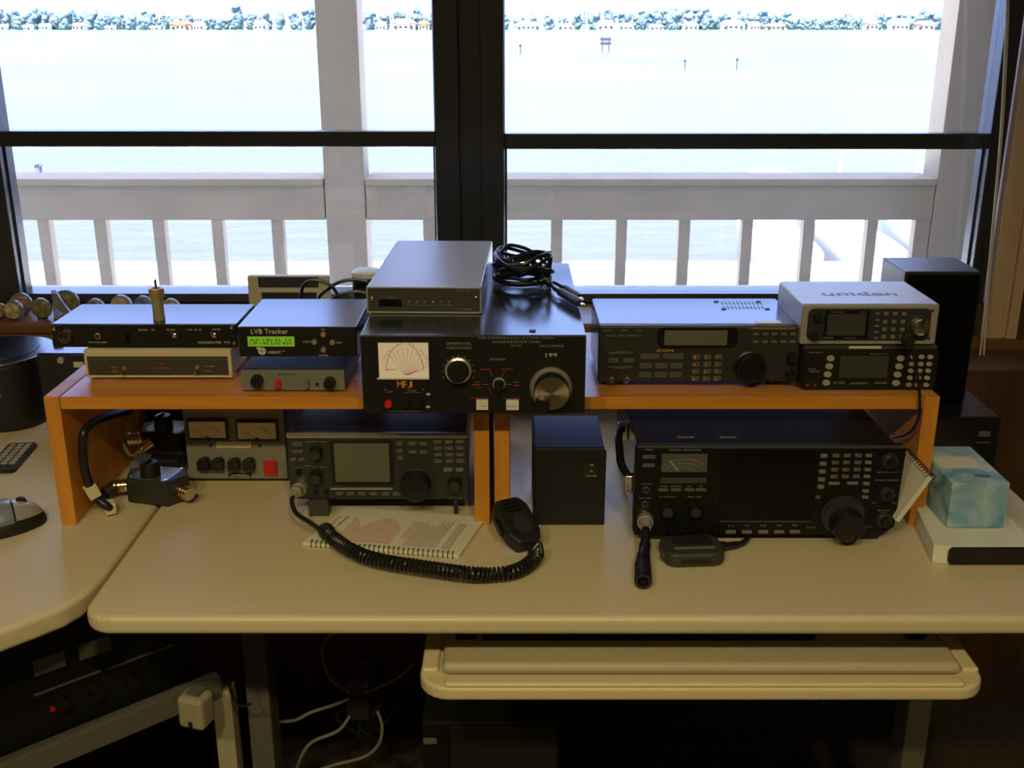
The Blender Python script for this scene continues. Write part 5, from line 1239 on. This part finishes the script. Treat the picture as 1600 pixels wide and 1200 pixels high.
# sailing boats at the dock
M_hull = mat('white_gelcoat', (.85, .85, .82), .3); M_alu = mat('mast_aluminium', (.8, .8, .8), .3, metal=.6); M_sail = mat('white_sail_cover', (.8, .8, .78), .8); M_bcov = mat('pale_blue_canvas', (.3, .42, .62), .8); M_bwin = mat('dark_cabin_window', (.03, .04, .06), .1)
def boat(px, py, L, H, rz, label, mast=True, cover=M_sail):
    p = at_water(px, py); t = thing('sailing_boat' if mast else 'motor_boat', label, 'boat', (p.x, p.y, ZWAT), math.radians(rz), None)
    b = bmesh.new(); n_ = 14; rows = []
    for i in range(n_ + 1):
        s_ = i / n_; x = (s_ - .5) * L; wd = L * .115 * (math.sin(math.pi * (s_ * .75 + .25)) ** .7 if s_ < 1 else 0) + .02; sh = H * (1 + .25 * s_ * s_)
        rows.append([b.verts.new((x, y * wd, z)) for y, z in ((-1, sh), (-.95, sh * .5), (-.6, .0), (0, -.25), (.6, 0), (.95, sh * .5), (1, sh))])
    for A, B in zip(rows, rows[1:]):
        for k in range(6): b.faces.new((A[k], A[k + 1], B[k + 1], B[k]))
        b.faces.new((A[6], A[0], B[0], B[6]))
    b.faces.new(rows[0]); b.faces.new(rows[-1]); bmesh.ops.recalc_face_normals(b, faces=b.faces)
    MB()._merge(b, None, M_hull).build('hull', M_hull, t)
    cb_ = MB().prism([(-L * .22, H * .98), (L * .18, H * 1.05), (L * .12, H * 1.5), (-L * .20, H * 1.5)], -L * .062, L * .062, 'Y', .04).build('cabin', M_hull, t)
    for k in range(3): MB().box(-L * .17 + k * L * .10, -L * .11 + k * L * .10, -L * .065, -L * .061, H * 1.18, H * 1.36, .01).build('cabin_window', M_bwin, cb_)
    if mast:
        mh_ = W(800, 242, p.y).z - ZWAT; MB().cyl((L * .1, 0, H), (L * .1, 0, mh_), .055, .04, 10).build('mast', M_alu, t)
        MB().cyl((L * .1, 0, H * 2.0), (-L * .30, 0, H * 1.9), .05, .04, 8).build('boom', M_alu, t)
        MB().tube([(L * .09, 0, H * 2.1), (-L * .1, 0, H * 2.15), (-L * .28, 0, H * 2.0)], .12, 10, 4).build('sail_cover', cover, t)
    else:
        MB().box(-L * .1, L * .14, -L * .08, L * .08, H * 2.3, H * 2.38, .03).build('canopy', cover, t)
        for sx in (-.08, .12):
            for sy in (-.07, .07): MB().cyl((L * sx, L * sy, H * 1.4), (L * sx, L * sy, H * 2.32), .03, seg=8).build('canopy_pole', M_alu, t)
    return t
boat(1195, 420, 5.4, .9, 90, 'white motor boat under a canopy, leftmost of the moored boats', False, M_sail)
boat(1310, 414, 5.4, .85, 91, 'white sailing boat with white sail cover moored in the middle', True, M_sail)
boat(1428, 408, 5.2, .8, 88, 'white sailing boat with pale blue sail cover, moored farthest right', True, M_bcov)
p = G(1200, 60, ZWAT); 
for px, lab in ((1362, 'tiny white speedboat near the far shore'), (1326, 'second tiny white boat near the far shore, just left of the speedboat')):
    p = G(px, 57.5, ZWAT); t = thing('far_motor_boat', lab, 'boat', (p.x, p.y, ZWAT)); 
    MB().prism([(-3, 0), (3.2, 0), (4.6, 1.5), (-3, 1.3)], -1, 1, 'Y', .1).build('hull', M_hull, t); MB().box(-1.5, 1.2, -.8, .8, 1.3, 2.5, .2).build('cabin', M_hull, t)

# ================================================================ FAR SHORE: houses and trees
rnd = random.Random(21)
YS = 1010.0; kx = YS / (F * 1.0) / .99
def shore_x(px): return (px - 800) * YS / F * .955
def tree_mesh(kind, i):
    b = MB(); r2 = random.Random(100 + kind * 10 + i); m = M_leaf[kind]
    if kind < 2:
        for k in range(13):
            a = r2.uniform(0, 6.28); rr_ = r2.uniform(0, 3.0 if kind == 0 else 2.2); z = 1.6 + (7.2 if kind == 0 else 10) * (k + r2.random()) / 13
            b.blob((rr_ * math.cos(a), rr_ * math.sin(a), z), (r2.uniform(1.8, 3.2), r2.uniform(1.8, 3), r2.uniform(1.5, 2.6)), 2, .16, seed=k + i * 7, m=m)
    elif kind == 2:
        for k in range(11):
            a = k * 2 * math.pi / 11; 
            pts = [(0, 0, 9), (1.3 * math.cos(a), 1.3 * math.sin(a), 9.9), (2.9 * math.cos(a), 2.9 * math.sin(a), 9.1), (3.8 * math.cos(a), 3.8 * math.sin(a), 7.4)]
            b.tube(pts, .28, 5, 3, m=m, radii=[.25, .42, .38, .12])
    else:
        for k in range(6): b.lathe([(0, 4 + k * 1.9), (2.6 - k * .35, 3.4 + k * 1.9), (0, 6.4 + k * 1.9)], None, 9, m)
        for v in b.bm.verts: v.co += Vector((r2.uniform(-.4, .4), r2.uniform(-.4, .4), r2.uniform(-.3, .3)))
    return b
M_leaf = [mat('broadleaf_foliage', (.13, .19, .225), .9, var=.15, vscale=.6), mat('tall_foliage', (.115, .175, .215), .9, var=.15, vscale=.6), mat('palm_foliage', (.12, .19, .19), .9), mat('pine_foliage', (.11, .17, .21), .9, var=.15, vscale=.6)]  # distance haze is put into these pale bluish leaf colours
M_trunk = mat('tree_trunk', (.20, .15, .11), .9)
kinds = ['broadleaf_tree', 'tall_tree', 'palm_tree', 'pine_tree']
protos = {}
for kd in range(4):
    for i in range(2 if kd < 2 else 1):
        protos[(kd, i)] = (tree_mesh(kd, i), MB().cyl((0, 0, -.5), (0, 0, 5.5 if kd < 2 else 9), .32, .22, 8))
pm = {}
for k, (fo, tk) in protos.items():
    f_ = fo.build('foliage', M_leaf[k[0]]); t_ = tk.build('trunk', M_trunk); pm[k] = (f_, t_)
first = {}
ntree = 0
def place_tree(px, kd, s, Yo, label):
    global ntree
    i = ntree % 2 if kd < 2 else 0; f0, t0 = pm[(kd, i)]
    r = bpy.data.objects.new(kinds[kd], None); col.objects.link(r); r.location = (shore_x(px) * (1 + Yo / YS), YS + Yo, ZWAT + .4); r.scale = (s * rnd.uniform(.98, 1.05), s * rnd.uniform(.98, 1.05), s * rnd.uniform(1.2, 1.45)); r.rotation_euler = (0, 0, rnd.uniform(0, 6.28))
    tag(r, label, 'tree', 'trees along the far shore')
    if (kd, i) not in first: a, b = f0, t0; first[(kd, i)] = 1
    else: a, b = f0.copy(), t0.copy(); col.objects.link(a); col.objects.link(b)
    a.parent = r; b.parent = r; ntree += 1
gen = ('round bushy tree in the belt along the far shore', 'taller dense tree in the belt along the far shore', 'palm standing above the far shore belt', 'dark pine in the belt along the far shore')
TH = []            # footprint circles already taken on the shore
def hosts(px, Yo, R_):
    X_ = shore_x(px) * (1 + Yo / YS)
    if any((X_ - a) ** 2 + (Yo - b) ** 2 < (R_ + r0) ** 2 for a, b, r0 in TH): return False
    TH.append((X_, Yo, R_)); return True
place_tree(376, 1, 1.32, 16, 'tallest crown on the far shore, seen through the left window'); hosts(376, 16, 6.9)
place_tree(985, 2, .95, 10, 'tall palm on the far shore, seen through the right window'); hosts(985, 10, 4.8)
place_tree(912, 3, .95, 14, 'pointed pine right of the central mullion'); hosts(912, 14, 3.6)
nrow = 0
for row in range(4):
    x = -20 + (row % 2) * 11
    while x < 1500:
        hgt = 1.0 + .22 * math.sin(x * .013 + .5) + .14 * math.sin(x * .047 + 2); kd = rnd.choices((0, 1, 2, 3), (7, 3, .3, .4))[0]
        s_ = min(.8 if kd == 3 else 1.22, max(.8, hgt * rnd.uniform(.85, 1.1))) * (1.0 if kd != 2 else .95); Yo = 12 + row * 14.5 + rnd.uniform(-.5, .5)
        if hosts(x, Yo, 5.9 * s_ if kd == 0 else 5.1 * s_):
            place_tree(x, kd, s_, Yo, gen[kd]); x += rnd.uniform(21, 24)
        else: x += 4
M_hw = [mat('white_stucco', (.75, .73, .68), .8), mat('peach_stucco', (.62, .42, .30), .8), mat('cream_stucco', (.70, .62, .48), .8)]
M_rf = [mat('terracotta_roof', (.42, .17, .10), .8), mat('pale_roof', (.60, .58, .55), .8), mat('salmon_roof', (.50, .26, .18), .8)]
HS = []
def house(px, wpx, hpx, wm, rf, Yo, label):
    k_ = (YS + Yo) / F; w_ = wpx * k_ / 2; h_ = hpx * k_; Yo = -10 - (Yo % 3) * .4; t = thing('house', label, 'house', (shore_x(px), YS + Yo, ZWAT + .4), 0, 'houses along the far shore')
    HS.append(t); t['half_width'] = w_ * 1.12
    wl = MB().box(-w_, w_, 0, 8, -.3, h_ * .62, .05).box(-w_ * .5, w_ * .6, -1.5, 2, -.3, h_ * .50, .05).build('wall', M_hw[wm], t)
    b = MB().prism([(-w_ * 1.1, h_ * .62), (w_ * 1.1, h_ * .62), (w_ * .55, h_), (-w_ * .55, h_)], -1, 8.5, 'Y', .05); b.build('roof', M_rf[rf], t)
    MB().prism([(-w_ * .6, h_ * .50), (w_ * .7, h_ * .50), (w_ * .45, h_ * .66), (-w_ * .35, h_ * .66)], -2.2, 2, 'Y', .05).build('porch_roof', M_rf[rf], t)
    n_ = max(3, int(wpx / 7))
    for j in range(n_):
        x = -w_ * .9 + 1.8 * w_ * (j + .5) / n_
        MB().box(x - w_ * .5 / n_, x + w_ * .5 / n_, -1.56, -1.44 if abs(x) < w_ * .5 else -.04, h_ * .14, h_ * .36, .02).build('window', M_bwin, t)
for a in ((12, 16, 8, 0, 1, 2, 'small white house at the far left end of the shore'), (52, 14, 7, 0, 1, 12, 'pale house in the gap between two tree groups at far left'), (80, 14, 9, 0, 1, 14, 'white-roofed house right of the leftmost trees'),
          (133, 18, 10, 2, 2, 4, 'cream house with salmon roof among the left trees'), (180, 14, 6, 0, 1, -2, 'low white boathouse at the waterline, left window'), (249, 14, 6, 0, 1, -2, 'second low white boathouse at the waterline, left window'),
          (290, 30, 13, 1, 0, 6, 'long peach house with terracotta roof, left window'), (318, 16, 12, 0, 1, 8, 'white house just right of the long peach house'), (413, 20, 14, 0, 2, 4, 'white house with salmon roof left of the balcony post'),
          (598, 16, 12, 0, 1, 4, 'white gabled house just right of the balcony post'), (633, 34, 16, 2, 2, 6, 'large cream villa with salmon roof between post and mullion'), (664, 16, 13, 1, 0, 4, 'peach house partly hidden by the central mullion'),
          (825, 38, 12, 0, 1, 4, 'long white house just right of the central mullion'), (882, 24, 9, 0, 2, 2, 'white house with salmon roof behind the low waterside trees'), (944, 26, 14, 0, 1, 4, 'tall white house above the notice boards'), (975, 22, 10, 0, 1, 6, 'white house right of the tall white one'),
          (1022, 20, 8, 0, 1, 2, 'small white house in the middle of the right window'), (1075, 22, 11, 0, 2, 4, 'white house with salmon roof left of the cream villa'), (1140, 34, 14, 2, 1, 5, 'cream villa in the right window'), (1173, 16, 12, 0, 1, 8, 'white house attached to the cream villa'),
          (1205, 30, 9, 1, 2, 2, 'low peach house with salmon roof, right window'), (1353, 20, 16, 1, 1, 6, 'pinkish house with pale roof, right window'), (1396, 28, 16, 0, 1, 6, 'white house with a big pale roof, right window'), (1436, 26, 13, 1, 1, 4, 'peach house at the right end of the shore')):
    house(*a)

for x in (-6, 33, 66, 106, 157, 205, 228, 270, 345, 395, 440, 470, 560, 578, 700, 770, 796, 852, 862, 905, 925, 993, 1045, 1050, 1100, 1112, 1232, 1250, 1275, 1300, 1325, 1375, 1416, 1455):
    X_ = shore_x(x)
    if any(abs(X_ - o_.location.x) < o_.get('half_width', 99) + 5.6 for o_ in HS): continue
    if hosts(x, -14, 4.3): place_tree(x, rnd.choice((0, 0, 1)), rnd.uniform(.62, .70), -14, 'low waterside tree in the first row on the far shore')
for o_ in HS: del o_['half_width']
